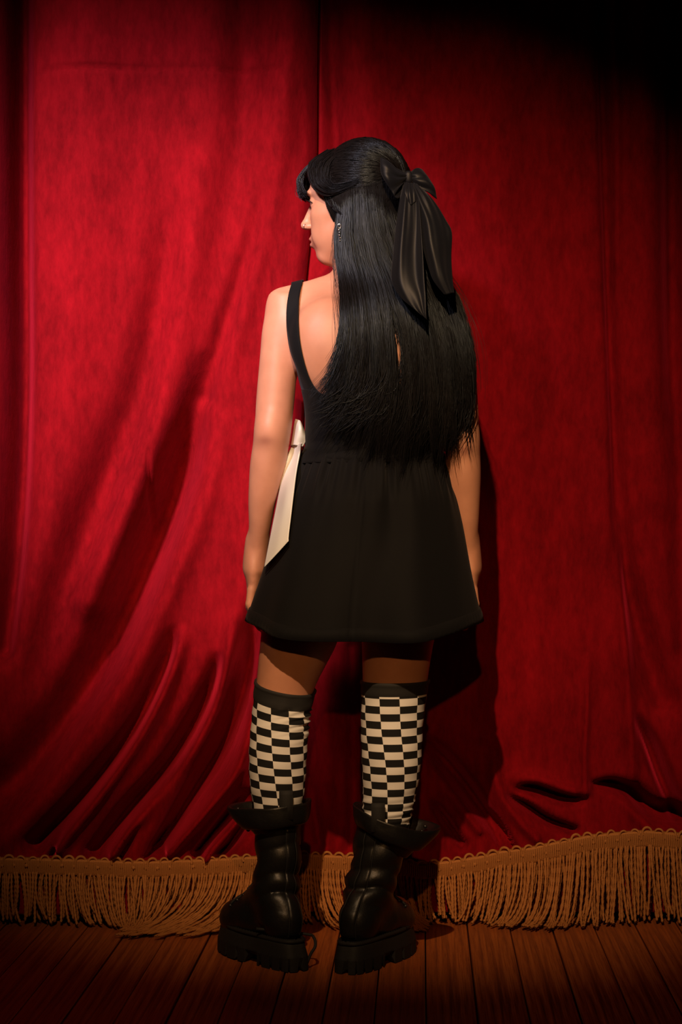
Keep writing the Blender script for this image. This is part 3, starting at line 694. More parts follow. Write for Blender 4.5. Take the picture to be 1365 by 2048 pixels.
# ---- ivory sash with side bow
sash = tag(empty('sash_bow', (0, 0, 0), dress), 'ivory satin bow with long pointed tail')
def sheet(name, rows_, mat, parent, solid=.0025, sub=2):
    r = np.array(rows_, float); m, n, _ = r.shape
    if sub:
        r = smooth_curve(r.reshape(m, -1), (m-1)*8+1).reshape(-1, n, 3)
        r = smooth_curve(r.transpose(1, 0, 2).reshape(n, -1), (n-1)*8+1).reshape(-1, r.shape[0], 3).transpose(1, 0, 2)
    return grid_obj(name, r, mat, parent, solid=solid)
def on_skirt(px, py, off=.012):
    y = 0.0
    for _ in range(6):
        x, _y, z = P(px, py, y); q = np.clip((x-np.interp(z, zt, scx))/(np.interp(z, zt, sa)+off), -.999, .999)
        y = float(np.interp(z, zt, scy)-(np.interp(z, zt, sb)+off*1.4)*math.sqrt(1-q*q))
    return P(px, py, y)
tail = [[P(584,893,.02), P(597,887,-.02), P(604,886,-.06)]]+[[on_skirt(a_, r1, .014), on_skirt((a_+b_)/2, (r1+r2)/2, .015), on_skirt(b_, r2, .013)] for a_, r1, b_, r2 in
        ((572,918,600,906), (563,960,593,944), (555,1005,588,985), (546,1050,582,1035), (537,1095,578,1068), (529.5,1133,577,1080))]
sheet('sash_tail', tail, 'ivory_satin', sash)
tb = [[on_skirt(530.5,1130,.0175), on_skirt(554,1104,.0175), on_skirt(577.5,1077.5,.0165)], [on_skirt(529,1134.5,.017), on_skirt(553.5,1108.5,.017), on_skirt(577.5,1082,.016)]]
sheet('tail_hem', tb, 'ivory_satin', sash, .0012, 1)
sheet('bow_loop', [[P(592,838,.02), P(600,842,.0), P(604,850,.0)], [P(588,852,.03), P(600,852,-.03), P(610,866,-.01)], [P(584,872,.035), P(596,870,-.03), P(613,878,-.02)], [P(580,893,.03), P(590,890,-.02), P(606,893,-.02)]], 'ivory_satin', sash)
sheet('bow_loop', [[P(596,895,.04), P(588,905,.01), P(584,915,.0)], [P(588,905,.05), P(578,925,.03), P(574,940,.02)], [P(575,960,.06), P(566,970,.05), P(560,975,.04)]], 'ivory_satin', sash)
# the sash band round the front of the waist
ta = np.linspace(math.radians(84), math.radians(276), 60)
sb_ = np.stack([np.stack([.0640-(.1440+q)*np.sin(ta), -(.1050+q)*np.cos(ta), np.full(60, zz)+.004*np.sin(ta*5)], -1) for zz, q in ((.988, .008), (1.000, .008), (1.013, .006), (1.026, .003))])
grid_obj('sash_band', sb_, 'ivory_satin', sash, solid=.002)
ball('bow_knot', (-.098, .030, 1.008), .017, 'ivory_satin', sash, 14, 10, np.eye(3), (1, 1.2, 1.1))

# ---- socks
def sock(root_name, tab, ztop, zbot, tilt, off, ncol, rowh, twist, phase, wr):
    z, (cx, cy, a, b) = table_fn(tab, 6)
    n, m = 96, 110; th = math.pi+np.arange(n+1)*2*math.pi/n       # seam column doubled for the UV
    root = tag(empty('sock', (0, 0, 0), person), 'black and white checkered over-knee sock')
    def ring(v, extra=0.0):
        ztp = ztop+tilt[0]*(-np.sin(th))+tilt[1]*(-np.cos(th)); zz = ztp+(zbot-ztp)*v
        A = np.interp(zz, z, a)+off+extra; B = np.interp(zz, z, b)+off+extra
        w_ = wr(zz, th)
        return np.stack([np.interp(zz, z, cx)-(A+w_)*np.sin(th), np.interp(zz, z, cy)-(B+w_)*np.cos(th), zz], -1)
    vs_ = np.linspace(0, 1, m); pts = np.stack([ring(v) for v in vs_])
    L = ztop-zbot; uvs = np.zeros((m, n+1, 2))
    uvs[..., 0] = (th/(2*math.pi)*ncol)[None, :]+phase+twist*vs_[:, None]
    uvs[..., 1] = 40+vs_[:, None]*L/rowh
    cuffv = .115 if ztop < .555 else .075
    k = int(cuffv*m)
    grid_obj('sock_leg', pts[k:], 'check', root, solid=.0012, flip=False, uv=uvs[k:].reshape(-1, 2), offset=-1)
    cuff = np.stack([ring(v, e) for v, e in ((0, -.003), (-.006, .0005), (-.004, .003), (.012, .0036), (.022, .0022), (.03, .0016), (cuffv*.7, .0014), (cuffv+.002, .0010), (cuffv+.008, .0003))])
    grid_obj('sock_cuff', cuff, 'sock_black', root)
    return root
def wrL(zz, th):
    q = np.exp(-((zz-.495)/.035)**2)*(.5+.5*np.cos(th+2.1))
    return .0030*q*np.sin(zz*520+2.5*np.sin(th*2)+th*3)+.0012*q*np.sin(zz*900+th*5)+.0006*np.sin(zz*160+th*2)
def wrR(zz, th):
    q = np.exp(-((zz-.30)/.03)**2)
    return .0016*q*np.sin(zz*420+th*2)+.0005*np.sin(zz*150+th*2)
sock('sock', legL_tab, .553, .285, (-.011, .010), .0022, 10, .0152, .9, .32, wrL)
sock('sock', legR_tab, .564, .255, (.001, .001), .0022, 10, .0149, 1.0, .12, wrR)

# ---- boots
def boot(hx, hy, phi_deg, sx, shaft, cuff_c, flare_dir, tilt, lab):
    d = np.array([sx*math.cos(math.radians(phi_deg)), math.sin(math.radians(phi_deg)), 0]); n = np.array([-d[1], d[0], 0])
    H0 = np.array([hx, hy, 0]); Q = lambda f, w_, u: H0+d*f+n*w_+np.array([0, 0, u])
    R = np.stack([d, n, [0, 0, 1]])
    root = tag(empty('boot', (0, 0, 0), person), lab)
    # sole outline in (f,w): heel centre 0, toe circle at .19
    N = 264; th = np.arange(N)*2*math.pi/N
    def outline(grow):
        f = .088+(.138+grow)*np.cos(th); hw = np.interp(f, [-.055, -.045, -.02, .02, .08, .15, .19, .225, .24], [.0, .026, .041, .043, .043, .053, .050, .030, 0])
        sgn = np.sign(np.sin(th)); s = np.abs(np.sin(th))**.55
        hw = np.interp(f, [-.05, 0, .06, .14, .19, .23], [.043, .0435, .044, .053, .0525, .050])+grow
        return f, sgn*s*hw
    f0, w0 = outline(0)
    zb = np.zeros(N)
    arch = (f0 > .040) & (f0 < .076) & (np.abs(w0) > .02)
    per = np.arange(N) % 12
    zb[(per < 2) & ~arch] = .008
    zb[arch] = .018
    inn = np.where((per < 2) & ~arch, -.006, 0)+np.where(arch, -.010, 0)
    rings = []
    for zz, g in ((None, .004), (.026, .003), (.030, .001), (.042, -.004), (.050, -.006), (.054, -.009)):
        gg = g+(inn if zz is None else (inn*.0))
        f, w_ = outline(0); r = np.hypot(f-.088, w_)+1e-9
        f = .088+(f-.088)*(1+gg/r); w_ = w_*(1+gg/r)
        zz_ = zb if zz is None else np.maximum(zz+(.004 if zz > .04 else 0)*np.clip((f-.12)/.1, 0, 1), zb)
        rings.append(np.stack([Q(a_, b_, c_) for a_, b_, c_ in zip(f, w_, zz_+0*f)]))
    rings = np.array(rings)
    Fl = [list(q) for q in grid_faces(len(rings), N, True)]
    Vv = rings.reshape(-1, 3).tolist(); cb = len(Vv); Vv.append(Q(.088, 0, .020).tolist()); ct = cb+1; Vv.append(Q(.088, 0, .053).tolist())
    for j in range(N):
        Fl.append([j, cb, (j+1) % N][::1]); o_ = (len(rings)-1)*N; Fl.append([o_+j, o_+(j+1) % N, ct])
    so = mesh_np('sole', Vv, Fl, 'boot_rubber', root, smooth=False)
    me = so.data; me.polygons.foreach_set('use_smooth', [i >= N for i in range(len(me.polygons))])
    # welt with stitches
    f, w_ = outline(-.007); wp = np.stack([Q(a_, b_, .057+.004*np.clip((a_-.12)/.1, 0, 1)) for a_, b_ in zip(f, w_)])
    Vv, Ff = tubes(np.concatenate([wp, wp[:1]])[None], np.full((1, N+1), .0042), 6); wo = mesh_np('welt', Vv, Ff, 'boot_rubber', root)
    st = []
    for j in range(0, N, 3):
        st.append(np.stack([wp[j], (wp[j]+wp[(j+2) % N])/2, wp[(j+2) % N]])+np.array([0, 0, .0042]))
    Vv, Ff = tubes(np.array(st), np.full((len(st), 3), .0009), 4); mesh_np('welt_stitch', Vv, Ff, 'welt_thread', wo)
    # leather upper
    sh = [(z, x, y, a_, b_) for z, x, y, a_, b_ in shaft]
    zlo = sh[-1]
    pr = [loft(sh, 2.0, .02, 4),
          ell(Q(.012, 0, .092), (.046, .039, .052), .02, 1, R), ell(Q(.10, 0, .074), (.075, .044, .030), .02, 1, R),
          ell(Q(.168, 0, .069), (.056, .047, .040), .02, 1, R), cone(Q(.045, 0, .150), Q(.135, 0, .082), .038, .034, .03)]
    def warp(X, Y, Z):
        cr = lambda q: 1-2*np.abs(np.sin(q))**.7
        w1 = cr(Z*80+14*X*sx+18*Y+.5*np.sin(60*X))*np.exp(-((Z-.160)/.034)**2)+.7*cr(Z*55-18*X+12*Y+1.3+.6*np.sin(50*Y))*np.exp(-((Z-.225)/.03)**2)
        return .0042*w1*(1+.3*np.sin(40*X+25*Y))+.0008*np.sin(60*X+50*Z)*np.sin(70*Z+20*Y)
    lo = np.minimum(Q(-.06, -.06, 0), Q(.25, .06, 0)); hi = np.maximum(Q(-.06, .06, 0), Q(.25, -.06, 0))
    allp = np.array([Q(f_, w2, 0) for f_ in (-.06, .25) for w2 in (-.06, .06)]); cxs = [s[1] for s in sh]
    x0_, x1_ = min(allp[:, 0].min(), min(cxs)-.07), max(allp[:, 0].max(), max(cxs)+.07)
    V, Fq = implicit_mesh(pr, axis([(x0_, x1_, .0034)]), axis([(min(allp[:, 1].min(), -.08), allp[:, 1].max(), .0034)]), axis([(.050, .31, .0034)]), warp)
    V = relax(V, Fq, 1, .3)
    upper = mesh_np('upper', V, Fq, 'boot_leather', root)
    # back seam strip
    def shaft_pt(z, ang, off):
        zz, (cx, cy, a_, b_) = table_fn(sh, 4)
        return np.array([np.interp(z, zz, cx)+(np.interp(z, zz, a_)+off)*math.cos(ang), np.interp(z, zz, cy)+(np.interp(z, zz, b_)+off)*math.sin(ang), z])
    bang = math.atan2(-d[1], -d[0])
    zq = np.linspace(.275, .064, 44); qa = np.linspace(-.22, .22, 5)
    zz, (tcx, tcy, ta_, tb_) = table_fn(sh, 4)
    C = np.stack([np.interp(zq, zz, tcx), np.interp(zq, zz, tcy), zq], -1)[:, None]+np.zeros((1, 5, 1))
    rad = np.stack([np.cos(bang+qa), np.sin(bang+qa), 0*qa], -1)[None]+np.zeros((44, 1, 1))
    lo_, hi_ = np.full((44, 5), .015), np.full((44, 5), .11)
    for _ in range(18):
        md = (lo_+hi_)/2; q = C+rad*md[..., None]; ins = evaluate(pr, q)+warp(q[..., 0], q[..., 1], q[..., 2]) < .0018
        lo_ = np.where(ins, md, lo_); hi_ = np.where(ins, hi_, md)
    V0 = C+rad*lo_[..., None]
    bs = grid_obj('back_strip', V0, 'boot_leather', root, solid=.0016)
    for q in (0, 4):
        Vv, Ff = tubes((V0[:, q]+rad[:, q]*.0009)[None], np.full((1, len(V0)), .0008), 4); mesh_np('seam_stitch', Vv, Ff, 'welt_thread', bs)
    # folded collar, flaring to the unlaced front
    fa = math.atan2(flare_dir[1], flare_dir[0]); nt_ = 90; ta = np.arange(nt_)*2*math.pi/nt_
    fl = np.clip(np.cos(ta-fa), 0, 1)**3.5
    ztop, zbot, a_in, a_out, ext = cuff_c[2:]
    rg = []
    for t, zz, add, e in ((0, zbot-.015, -.010, .1), (0, (zbot+ztop)/2, a_in, .55), (0, ztop-.006, a_in+.002, .8), (0, ztop+.001, a_in+.006, .92), (0, ztop, a_in+.010, 1.0), (0, ztop-.008, a_out, 1.05), (0, (zbot+ztop)/2, a_out+.001, .72), (0, zbot+.006, a_out-.003, .30), (0, zbot, a_out-.007, .2), (0, zbot+.001, a_in-.008, .05)):
        rad_ = .046+add+ext*fl*e; wob = .0006*np.sin(ta*7+zz*60)
        zr = zz+tilt[0]*np.cos(ta)+tilt[1]*np.sin(ta)-.002*fl+.0008*np.sin(ta*5+1)
        rg.append(np.stack([cuff_c[0]+(rad_+wob)*np.cos(ta), cuff_c[1]+(rad_+wob)*np.sin(ta), zr], -1))
    co = grid_obj('folded_collar', np.array(rg), 'boot_leather', root, closed=True, sub=1)
    for k in range(5):                                   # hooks along the open flap
        a_ = fa+.22-.02*k; pz = zbot+.004+.010*k
        ball('lace_hook', (cuff_c[0]+(.050+ext*(.22+.16*k))*math.cos(a_), cuff_c[1]+(.050+ext*(.22+.16*k))*math.sin(a_)-.012, pz+tilt[0]*math.cos(a_)-.006), .0042, 'rail_steel', co, 8, 6)
    # pull tab at the back
    tx, ty = cuff_c[0]+.020*sx*-1, cuff_c[1]-.050-a_in
    zt_ = ztop+tilt[0]*-.3*sx-tilt[1]+.004
    tab = [[(tx+q, ty+.004+yy, zt_+zz) for q in (-.0135, 0, .0135)] for zz, yy in ((-.03, -.002), (0, -.004), (.018, -.006), (.0255, -.005), (.0265, -.001), (.018, .001), (-.01, .002))]
    grid_obj('pull_tab', tab, 'lace', root, solid=.0018)
    # lacing over the instep
    for k in range(7):
        f_ = .152-.011*k; u_ = .104+.019*k
        p0 = [Q(f_, -.026, u_-.012), Q(f_-.004, 0, u_+.02), Q(f_-.010, .026, u_+.002)]; p1 = [Q(f_, .026, u_-.012), Q(f_-.004, 0, u_+.021), Q(f_-.010, -.026, u_+.002)]
        for q in (p0, p1):
            c = project(pr, smooth_curve(q, 12), .002, 8); tube_obj('lace', c, .0021, 'lace', root, 12, 5, smooth=False)
        for w_ in (-.028, .028):
            c = project(pr, np.array([Q(f_, w_, u_-.012)]), .001, 8)[0]; ball('eyelet', c, .0036, 'rail_steel', root, 8, 5)
    return root, Q, pr
shL = [(.300,-.1268,-.003,.0520,.0540),(.266,-.1265,-.002,.0455,.0500),(.206,-.1250,0,.0435,.0470),(.160,-.1280,.004,.0395,.0460),(.130,-.1290,.006,.0400,.0480),(.09,-.1270,.004,.0400,.0470)]
shR = [(.285,.0860,-.003,.0530,.0540),(.246,.0790,-.002,.0515,.0520),(.186,.0700,0,.0475,.0490),(.140,.0590,.002,.0410,.0460),(.115,.0540,.002,.0400,.0470),(.09,.0480,0,.0390,.0460)]
bL, QL, prL = boot(-.110, -.030, 57, -1, shL, (-.128, -.012, .322, .278, .014, .022, .034), (-.94, .34), (.007, .0), 'black leather platform boot with collar folded level')
bR, QR, prR = boot(.030, -.050, 64, 1, shR, (.093, -.012, .296, .254, .014, .022, .042), (.94, .34), (-.024, .004), 'black leather platform boot with collar slumped outward')
tube_obj('loose_lace', [QL(.03, .050, .075), P(612,1868,-.02), P(628,1875,-.03), P(631,1892,-.045), P(622,1908,-.05), (P(612,1912,-.05)[0], -.05, .004)], .0030, 'lace', bL, 26, 6)

# ---- hair: half-up, long and straight
hair = tag(empty('hair', (0, 0, 0), person), 'long straight black hair, half tied back')
HE = np.array([.104, .084, .094]); HO = (-.015, 0, .012)          # outer hair ellipsoid in head frame
def on_head(dirs, lift=0.0):
    """unit directions in head frame -> points on the hair shell"""
    dirs = dirs/np.linalg.norm(dirs, axis=-1, keepdims=True)
    loc = dirs*(HE+lift if np.isscalar(lift) else HE+lift[..., None])+np.array(HO)
    return HC+loc@HR
rh = np.random.default_rng(21)
def build_strands(name, S, R, sides=4, parent=hair, stuff=True):
    Vv, Ff = tubes(S, R, sides); o = mesh_np(name, Vv, Ff, 'hair', parent)
    if stuff: o['kind'] = 'stuff'
    return o
def taper(n, r, root=.8, tip=.25, pw=3):
    u = np.linspace(0, 1, n); return r[:, None]*(root+(1-root)*np.minimum(1, u*6))[None]*(1-(1-tip)*u**pw)[None]
# scalp shell (solid under-layer)
scalp = [ell(H(*HO), HE-.004, .01, 1, HR), hell(.078, 0, -.075, (.085, .10, .105), .01, -1), hell(.030, .085, -.075, (.032, .05, .075), .01, -1), hell(.030, -.085, -.075, (.032, .05, .075), .01, -1)]
V, Fq = implicit_mesh(scalp, axis([(-.12, .16, .004)]), axis([(-.12, .15, .004)]), axis([(1.41, 1.66, .004)])); V = relax(V, Fq, 2)
mesh_np('scalp_layer', V, Fq, 'hair', hair)

KNOT = np.array([-.93, .30, .34])     # direction (head frame) where the bow gathers the hair
def slerp(a, b, u):
    a = a/np.linalg.norm(a, axis=-1, keepdims=True); b = b/np.linalg.norm(b, axis=-1, keepdims=True)
    om = np.arccos(np.clip((a*b).sum(-1), -1, 1))[:, None]; so = np.sin(om)+1e-6
    return (np.sin((1-u)*om)/so)[..., None]*a[:, None, :]+(np.sin(u*om)/so)[..., None]*b[:, None, :]
# pulled-back top section
k, n = 3200, 16
el = rh.uniform(math.radians(-3), math.radians(183), k)            # along the front hairline, left ear -> over -> right ear
ff = np.interp(np.abs(el-math.pi/2), [0, .5, 1.0, 1.45], [.68, .72, .70, .42])+rh.uniform(-.06, .06, k)
root_d = np.stack([ff, np.cos(el)*1.0, np.sin(el)*1.0+.02], -1)
knot_d = KNOT[None]+rh.normal(0, .05, (k, 3))
u = np.linspace(0, 1, n)[None]
D = slerp(root_d, knot_d, np.repeat(u**.95, k, 0))
lift = rh.uniform(-.003, .005, k)[:, None]+.012*np.sin(math.pi*u)*np.sin(el)[:, None]**2*np.ones((k, 1))-.004*u**4
D[..., 2] -= .17*np.sin(math.pi*u)*np.abs(np.cos(el))[:, None]**2
S = on_head(D, lift)+rh.normal(0, .0006, (k, n, 3))
build_strands('pulled_back_hair', S, taper(n, rh.uniform(.0005, .0012, k), .7, .7))
# fringe bangs: forward over the brow, curling under
k, n = 1000, 14
s = rh.uniform(-1, 1, k)
ctrl = np.stack([np.stack([.035+0*s, s*.030, .102-.010*s*s], -1), np.stack([.082+0*s, s*.040, .080-.012*s*s], -1), np.stack([.108-.006*s*s, s*.047, .045-.004*s*s], -1),
                 np.stack([.113-.016*s*s, s*.052, .018+0*s], -1), np.stack([.105-.018*s*s, s*.054, .008+0*s], -1)], 1)
ctrl += rh.normal(0, .0022, (k, 1, 3))*np.array([.3, .6, 1, 1.2, 1.5])[None, :, None]+rh.normal(0, .0006, ctrl.shape)
S = np.stack([HC+smooth_curve(c, n)@HR for c in ctrl])
def base_sheet(nm, cs): grid_obj(nm, np.stack([HC+smooth_curve(np.array(c), 12)@HR for c in cs]), 'hair', hair, solid=.003)
base_sheet('bangs_base', [[(.035, s_*.030, .099-.010*s_*s_), (.080, s_*.040, .077-.012*s_*s_), (.106-.006*s_*s_, s_*.046, .044-.004*s_*s_), (.111-.016*s_*s_, s_*.050, .020), (.105-.018*s_*s_, s_*.052, .012)] for s_ in np.linspace(-.9, .9, 15)])
build_strands('bangs', S, taper(n, rh.uniform(.0004, .0009, k), .8, .3))
# face-framing side locks sweeping to the ears
for sd in (1, -1):
    k = 420; q = rh.uniform(0, 1.15, k)
    ctrl = np.stack([np.stack([.045-.04*q, sd*(.030+.01*q), .095+0*q], -1), np.stack([.074-.045*q, sd*(.058+.010*q), .066+0*q], -1), np.stack([.066-.035*q, sd*(.072+.010*q), .030+.005*q], -1),
                     np.stack([.046-.025*q, sd*(.079+.008*q), .008+.012*q], -1), np.stack([.016-.012*q, sd*(.086+.004*q), -.001+.014*q], -1), np.stack([-.030-.01*q, sd*(.084+.002*q), .012+.012*q], -1)], 1)
    ctrl += rh.normal(0, .0022, (k, 1, 3))+rh.normal(0, .0005, ctrl.shape)
    base_sheet('side_lock_base', [[(.045-.04*q, sd*(.028+.01*q), .093), (.074-.045*q, sd*(.055+.010*q), .064), (.066-.035*q, sd*(.069+.010*q), .030+.005*q), (.046-.025*q, sd*(.076+.008*q), .009+.012*q), (.016-.012*q, sd*(.083+.004*q), .001+.013*q)] for q in np.linspace(.04, .85, 9)])
    S = np.stack([HC+smooth_curve(c, 16)@HR for c in ctrl]); build_strands('side_lock', S, taper(16, rh.uniform(.0005, .0011, k), .8, .4))
    k = 40; q = rh.uniform(0, 1, k)      # sideburn wisps
    ctrl = np.stack([np.stack([.040-.02*q, sd*(.070+.006*q), .012+0*q], -1), np.stack([.033-.02*q, sd*(.073+.006*q), -.008+0*q], -1), np.stack([.024-.02*q, sd*(.075+.008*q), -.022-.012*q], -1), np.stack([.012-.02*q, sd*(.079+.008*q), -.026-.02*q], -1)], 1)+rh.normal(0, .0018, (k, 4, 3))
    S = np.stack([HC+smooth_curve(c, 12)@HR for c in ctrl]); build_strands('wisps', S, taper(12, rh.uniform(.0004, .0007, k), .9, .2))

# long hanging section
HR_ROWS = np.array([352,  375,  420,  470,  520,  560,  600,  650,  700,  750,  800,  850,  905.])
HL_X =    np.array([690,  683,  680,  673,  676,  685,  690,  693,  694,  693,  688,  684,  684.])
HR_X =    np.array([800,  806,  815,  838,  868,  893,  914,  932,  947,  956,  961,  956,  948.])
HY =      np.array([-.058,-.068,-.080,-.088,-.098,-.108,-.124,-.136,-.142,-.144,-.144,-.142,-.138])
def hang(u, row, dep):
    """u 0..1 across, row in photo rows, dep 0 (outer) .. 1 (inner) -> point"""
    xl = np.interp(row, HR_ROWS, HL_X); xr = np.interp(row, HR_ROWS, HR_X); y = np.interp(row, HR_ROWS, HY)
    wrapL = np.interp(row, [352, 470, 560, 620, 900], [.030, .028, .022, .006, .004]); wrapR = np.interp(row, [352, 470, 560, 620, 900], [.050, .055, .070, .070, .060])
    y = y+wrapL*np.clip(1-u/.35, 0, 1)**2+wrapR*np.clip((u-.45)/.55, 0, 1)**1.6+dep*.034
    px = xl+(xr-xl)*u; d = CAM_D+y
    return np.stack([(px-682.5)*d/F_PX, y, CAM_Z+(HORIZON-row)*d/F_PX], -1)
# under layer so that the hair is dense down to the shoulder blades
uu = np.linspace(.03, .97, 40); rw = np.linspace(374, 640, 40)
grid_obj('under_layer', np.stack([hang(uu, np.full(40, r), np.full(40, .7)) for r in rw]), 'hair', hair, solid=.004)
nl = 150; lock_u = np.sort(np.concatenate([rh.uniform(0, 1, nl-30), rh.uniform(0, .15, 15), rh.uniform(.8, 1, 15)])); n = 22
allS = []; allR = []
for li in range(nl):
    lu = lock_u[li]; ld = rh.uniform(0, 1)**1.3
    endrow = np.interp(lu, [0, .12, .3, .55, .8, .92, 1], [800, 855, 888, 895, 880, 838, 800])+rh.normal(0, 24)-rh.exponential(18)
    gap = (.36 < lu < .47)
    dx_tip = rh.normal(-6, 16)-np.interp(lu, [0, .1, .35, .6], [40, 28, 12, 0])*rh.uniform(.2, 1.2)+np.interp(lu, [.7, 1], [0, -12])
    ph, am = rh.uniform(0, 6.28), rh.uniform(1, 5)
    ks = rh.integers(46, 66)
    us = lu+rh.normal(0, .022, ks); wd = rh.uniform(.35, .8)
    for q in range(ks):
        u_ = np.clip(us[q], -.02, 1.02); er = endrow+rh.normal(0, 14)
        row = np.linspace(rh.uniform(362, 374), er, n); v = np.linspace(0, 1, n)
        uc = u_+(lu-u_)*wd*v**1.5                       # gather to the lock towards the tip
        if gap: uc = uc+(.055 if lu > .415 else -.055)*np.exp(-((row-705)/60)**2)
        pt = hang(uc, row, np.clip(ld+rh.normal(0, .12), -.05, 1)*np.ones(n))
        pt[:, 0] += (am*np.sin(v*5+ph)*v*.9+dx_tip*v**6+rh.normal(0, 3.0)*v+1.2*np.sin(v*rh.uniform(8, 16)+rh.uniform(0, 6)))*.001
        pt[:, 1] += .004*np.sin(v*7+ph*2)*v+.010*max(0, rh.normal(0, 1))*v**8
        allS.append(pt); allR.append(rh.uniform(.00035, .0009))
S = np.array(allS); R = np.array(allR); n_ = len(S)
skull = ell(H(*HO), HE+.001, .01, 1, HR)[0]
for _ in range(3):                        # keep the hair outside the head
    A_ = S[:, :10]; d = skull(A_[..., 0], A_[..., 1], A_[..., 2]); lim = rh.uniform(-.002, .003, (n_, 1))
    g_ = ((A_-H(*HO))@HR.T/HE**2)@HR; g_ /= np.linalg.norm(g_, axis=-1, keepdims=True)
    S[:, :10] = A_+g_*np.clip(lim-d, 0, .03)[..., None]
build_strands('long_hair', S, taper(n, R, .9, .2, 4), 3)
# flicked tips and flyaways
fs = []
for i in range(200):
    u_ = rh.uniform(0, .40); r0 = rh.uniform(690, 800); e = rh.uniform(800, 880); L = rh.uniform(30, 75)*(1-u_)
    row = np.linspace(r0, e, 18); v = np.linspace(0, 1, 18); pt = hang(np.full(18, u_), row, np.full(18, rh.uniform(-.1, .3)))
    pt[:, 0] -= L*.001*v**2.5; pt[:, 2] += .02*v**4*rh.uniform(0, 1); pt[:, 1] -= .004*v; fs.append(pt)
for i in range(130):
    u_ = rh.uniform(.35, .97); r0 = rh.uniform(740, 820); row = np.linspace(r0, rh.uniform(850, 905), 18); v = np.linspace(0, 1, 18)
    pt = hang(np.full(18, u_), row, np.full(18, rh.uniform(-.1, .3))); pt[:, 0] -= rh.uniform(-10, 45)*.001*v**2.5; pt[:, 1] -= .004*v; fs.append(pt)
build_strands('flicked_tips', np.array(fs), taper(18, rh.uniform(.0004, .0011, len(fs)), .9, .2))
fs = []
for i in range(70):
    left = rh.uniform() < .6; u_ = rh.uniform(-.04, .03) if left else rh.uniform(.97, 1.03); r0 = rh.uniform(380, 520) if left else rh.uniform(470, 560); e = rh.uniform(620, 800)
    row = np.linspace(r0, e, 20); v = np.linspace(0, 1, 20); pt = hang(np.full(20, u_), row, np.full(20, .2))
    pt[:, 0] += (-1 if left else 1)*rh.uniform(2, 22)*.001*np.sin(v*math.pi*.8)**1.5+rh.normal(0, .003)*v; fs.append(pt)
for i in range(60):                       # crown frizz
    d0 = np.array([rh.uniform(-.7, .5), rh.uniform(-.5, .7), rh.uniform(.5, 1)]); d1 = d0+rh.normal(0, .22, 3)
    c = np.stack([d0+(d1-d0)*v for v in np.linspace(0, 1, 20)]); fs.append(on_head(c, np.linspace(0, rh.uniform(.002, .010), 20)))
build_strands('flyaways', np.array(fs), np.full((len(fs), 20), .00022), 3)

# ---- hair bow
bow = tag(empty('hair_bow', (0, 0, 0), person), 'black satin ribbon bow with two long tails')
def loop_sheet(name, rows_):
    o = sheet(name, rows_, 'black_satin', bow, .001, 2)
    m_, n_c = (len(rows_)-1)*8+1, (len(rows_[0])-1)*8+1
    co = np.empty(m_*n_c*3, np.float32); o.data.vertices.foreach_get('co', co); co = co.reshape(m_, n_c, 3)
    v_ = np.linspace(0, 1, m_)[:, None]; u_ = np.linspace(0, 1, n_c)[None]
    co[..., 1] += .0022*np.sin(u_*17+2*v_)*(1-.55*v_)+.0012*np.sin(u_*31+5*v_)*np.exp(-v_*3)     # gathered pleats
    o.data.vertices.foreach_set('co', co.ravel()); o.data.update(); return o
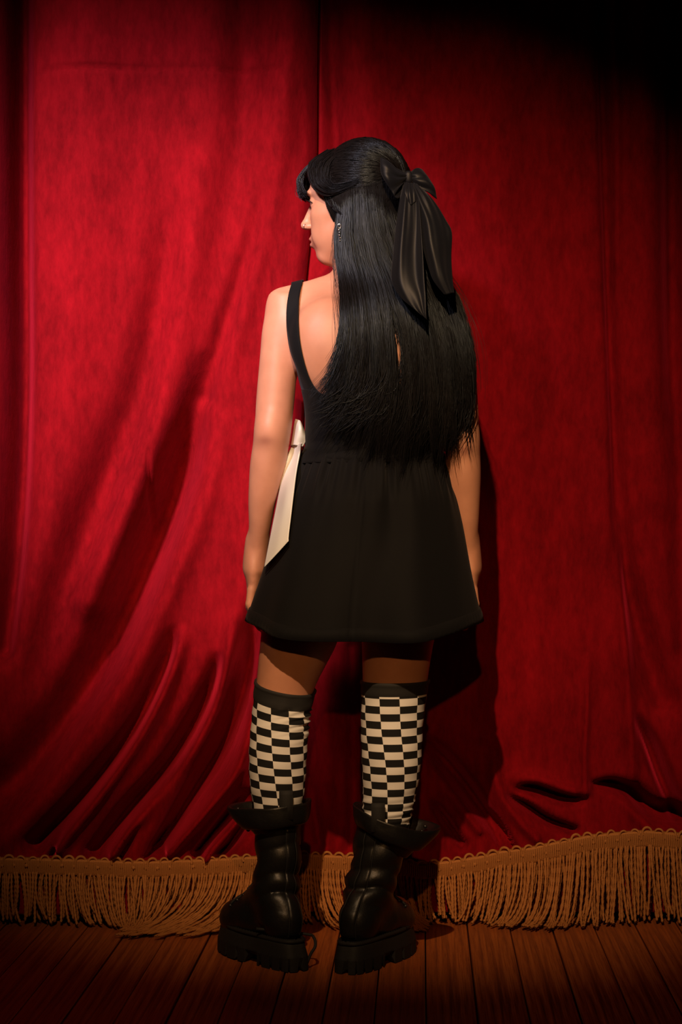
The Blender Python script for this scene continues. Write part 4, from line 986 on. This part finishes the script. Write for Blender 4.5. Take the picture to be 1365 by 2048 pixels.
# left loop, front and back faces
loop_sheet('bow_loop', [[P(812,346,-.085), P(814,354,-.088), P(812,362,-.085)], [P(796,338,-.098), P(795,356,-.106), P(799,376,-.098)], [P(777,322,-.105), P(775,350,-.118), P(790,392,-.104)], [P(762,314,-.098), P(765,352,-.108), P(797,397,-.098)],
                        [P(768,318,-.082), P(775,345,-.086), P(806,386,-.086)], [P(790,334,-.074), P(795,348,-.074), P(812,366,-.080)], [P(812,346,-.078), P(815,352,-.078), P(815,360,-.080)]])
loop_sheet('bow_loop', [[P(820,346,-.080), P(822,354,-.084), P(824,362,-.080)], [P(829,338,-.076), P(836,358,-.094), P(840,376,-.086)], [P(838,336,-.068), P(854,360,-.092), P(862,388,-.084)], [P(846,340,-.060), P(868,372,-.080), P(874,398,-.074)],
                        [P(842,342,-.052), P(858,368,-.060), P(866,392,-.062)], [P(830,345,-.058), P(838,358,-.060), P(842,372,-.064)], [P(820,347,-.070), P(822,353,-.070), P(824,360,-.072)]])
a = np.linspace(0, 2*math.pi, 13)[:-1]
kp = [[np.array(P(817.5, r, -.083))+np.array([w_*math.cos(t), w_*.8*math.sin(t), 0]) for t in a] for r, w_ in ((342, .004), (345, .0085), (352, .0095), (360, .009), (365, .0075), (368, .004))]
grid_obj('bow_knot', kp, 'black_satin', bow, closed=True, sub=1)
loop_sheet('bow_tail', [[P(808,364,-.088), P(815,366,-.096), P(823,368,-.092), P(829,370,-.090)], [P(800,400,-.100), P(812,402,-.116), P(826,400,-.108), P(838,398,-.112)], [P(793,450,-.112), P(808,455,-.134), P(828,450,-.122), P(842,445,-.132)],
                        [P(787,510,-.126), P(804,512,-.150), P(826,505,-.136), P(846,500,-.150)], [P(784,560,-.140), P(806,562,-.162), P(828,556,-.154), P(849,552,-.164)], [P(800,592,-.154), P(820,596,-.168), P(838,592,-.166), P(852,592,-.170)], [P(826,616,-.164), P(836,622,-.170), P(846,624,-.171), P(853,628,-.171)], [P(848,633,-.168), P(850,635,-.170), P(852,637,-.171), P(854,639,-.170)]])
loop_sheet('bow_tail', [[P(818,366,-.082), P(826,366,-.094), P(833,368,-.090), P(838,370,-.084)], [P(826,400,-.096), P(840,398,-.114), P(856,396,-.108), P(868,402,-.090)], [P(838,445,-.114), P(858,440,-.132), P(876,440,-.118), P(893,442,-.098)],
                        [P(846,490,-.126), P(866,486,-.144), P(886,482,-.128), P(904,466,-.106)], [P(856,530,-.130), P(874,524,-.148), P(890,520,-.132), P(903,512,-.114)], [P(868,562,-.136), P(882,556,-.148), P(894,552,-.138), P(905,552,-.124)], [P(890,590,-.138), P(898,588,-.142), P(904,586,-.136), P(909,586,-.130)]])
loop_sheet('bow_tail', [[P(812,364,-.092), P(818,366,-.098), P(826,366,-.094)], [P(806,384,-.106), P(818,386,-.114), P(830,384,-.106)], [P(816,400,-.108), P(822,410,-.116), P(832,402,-.110)]])
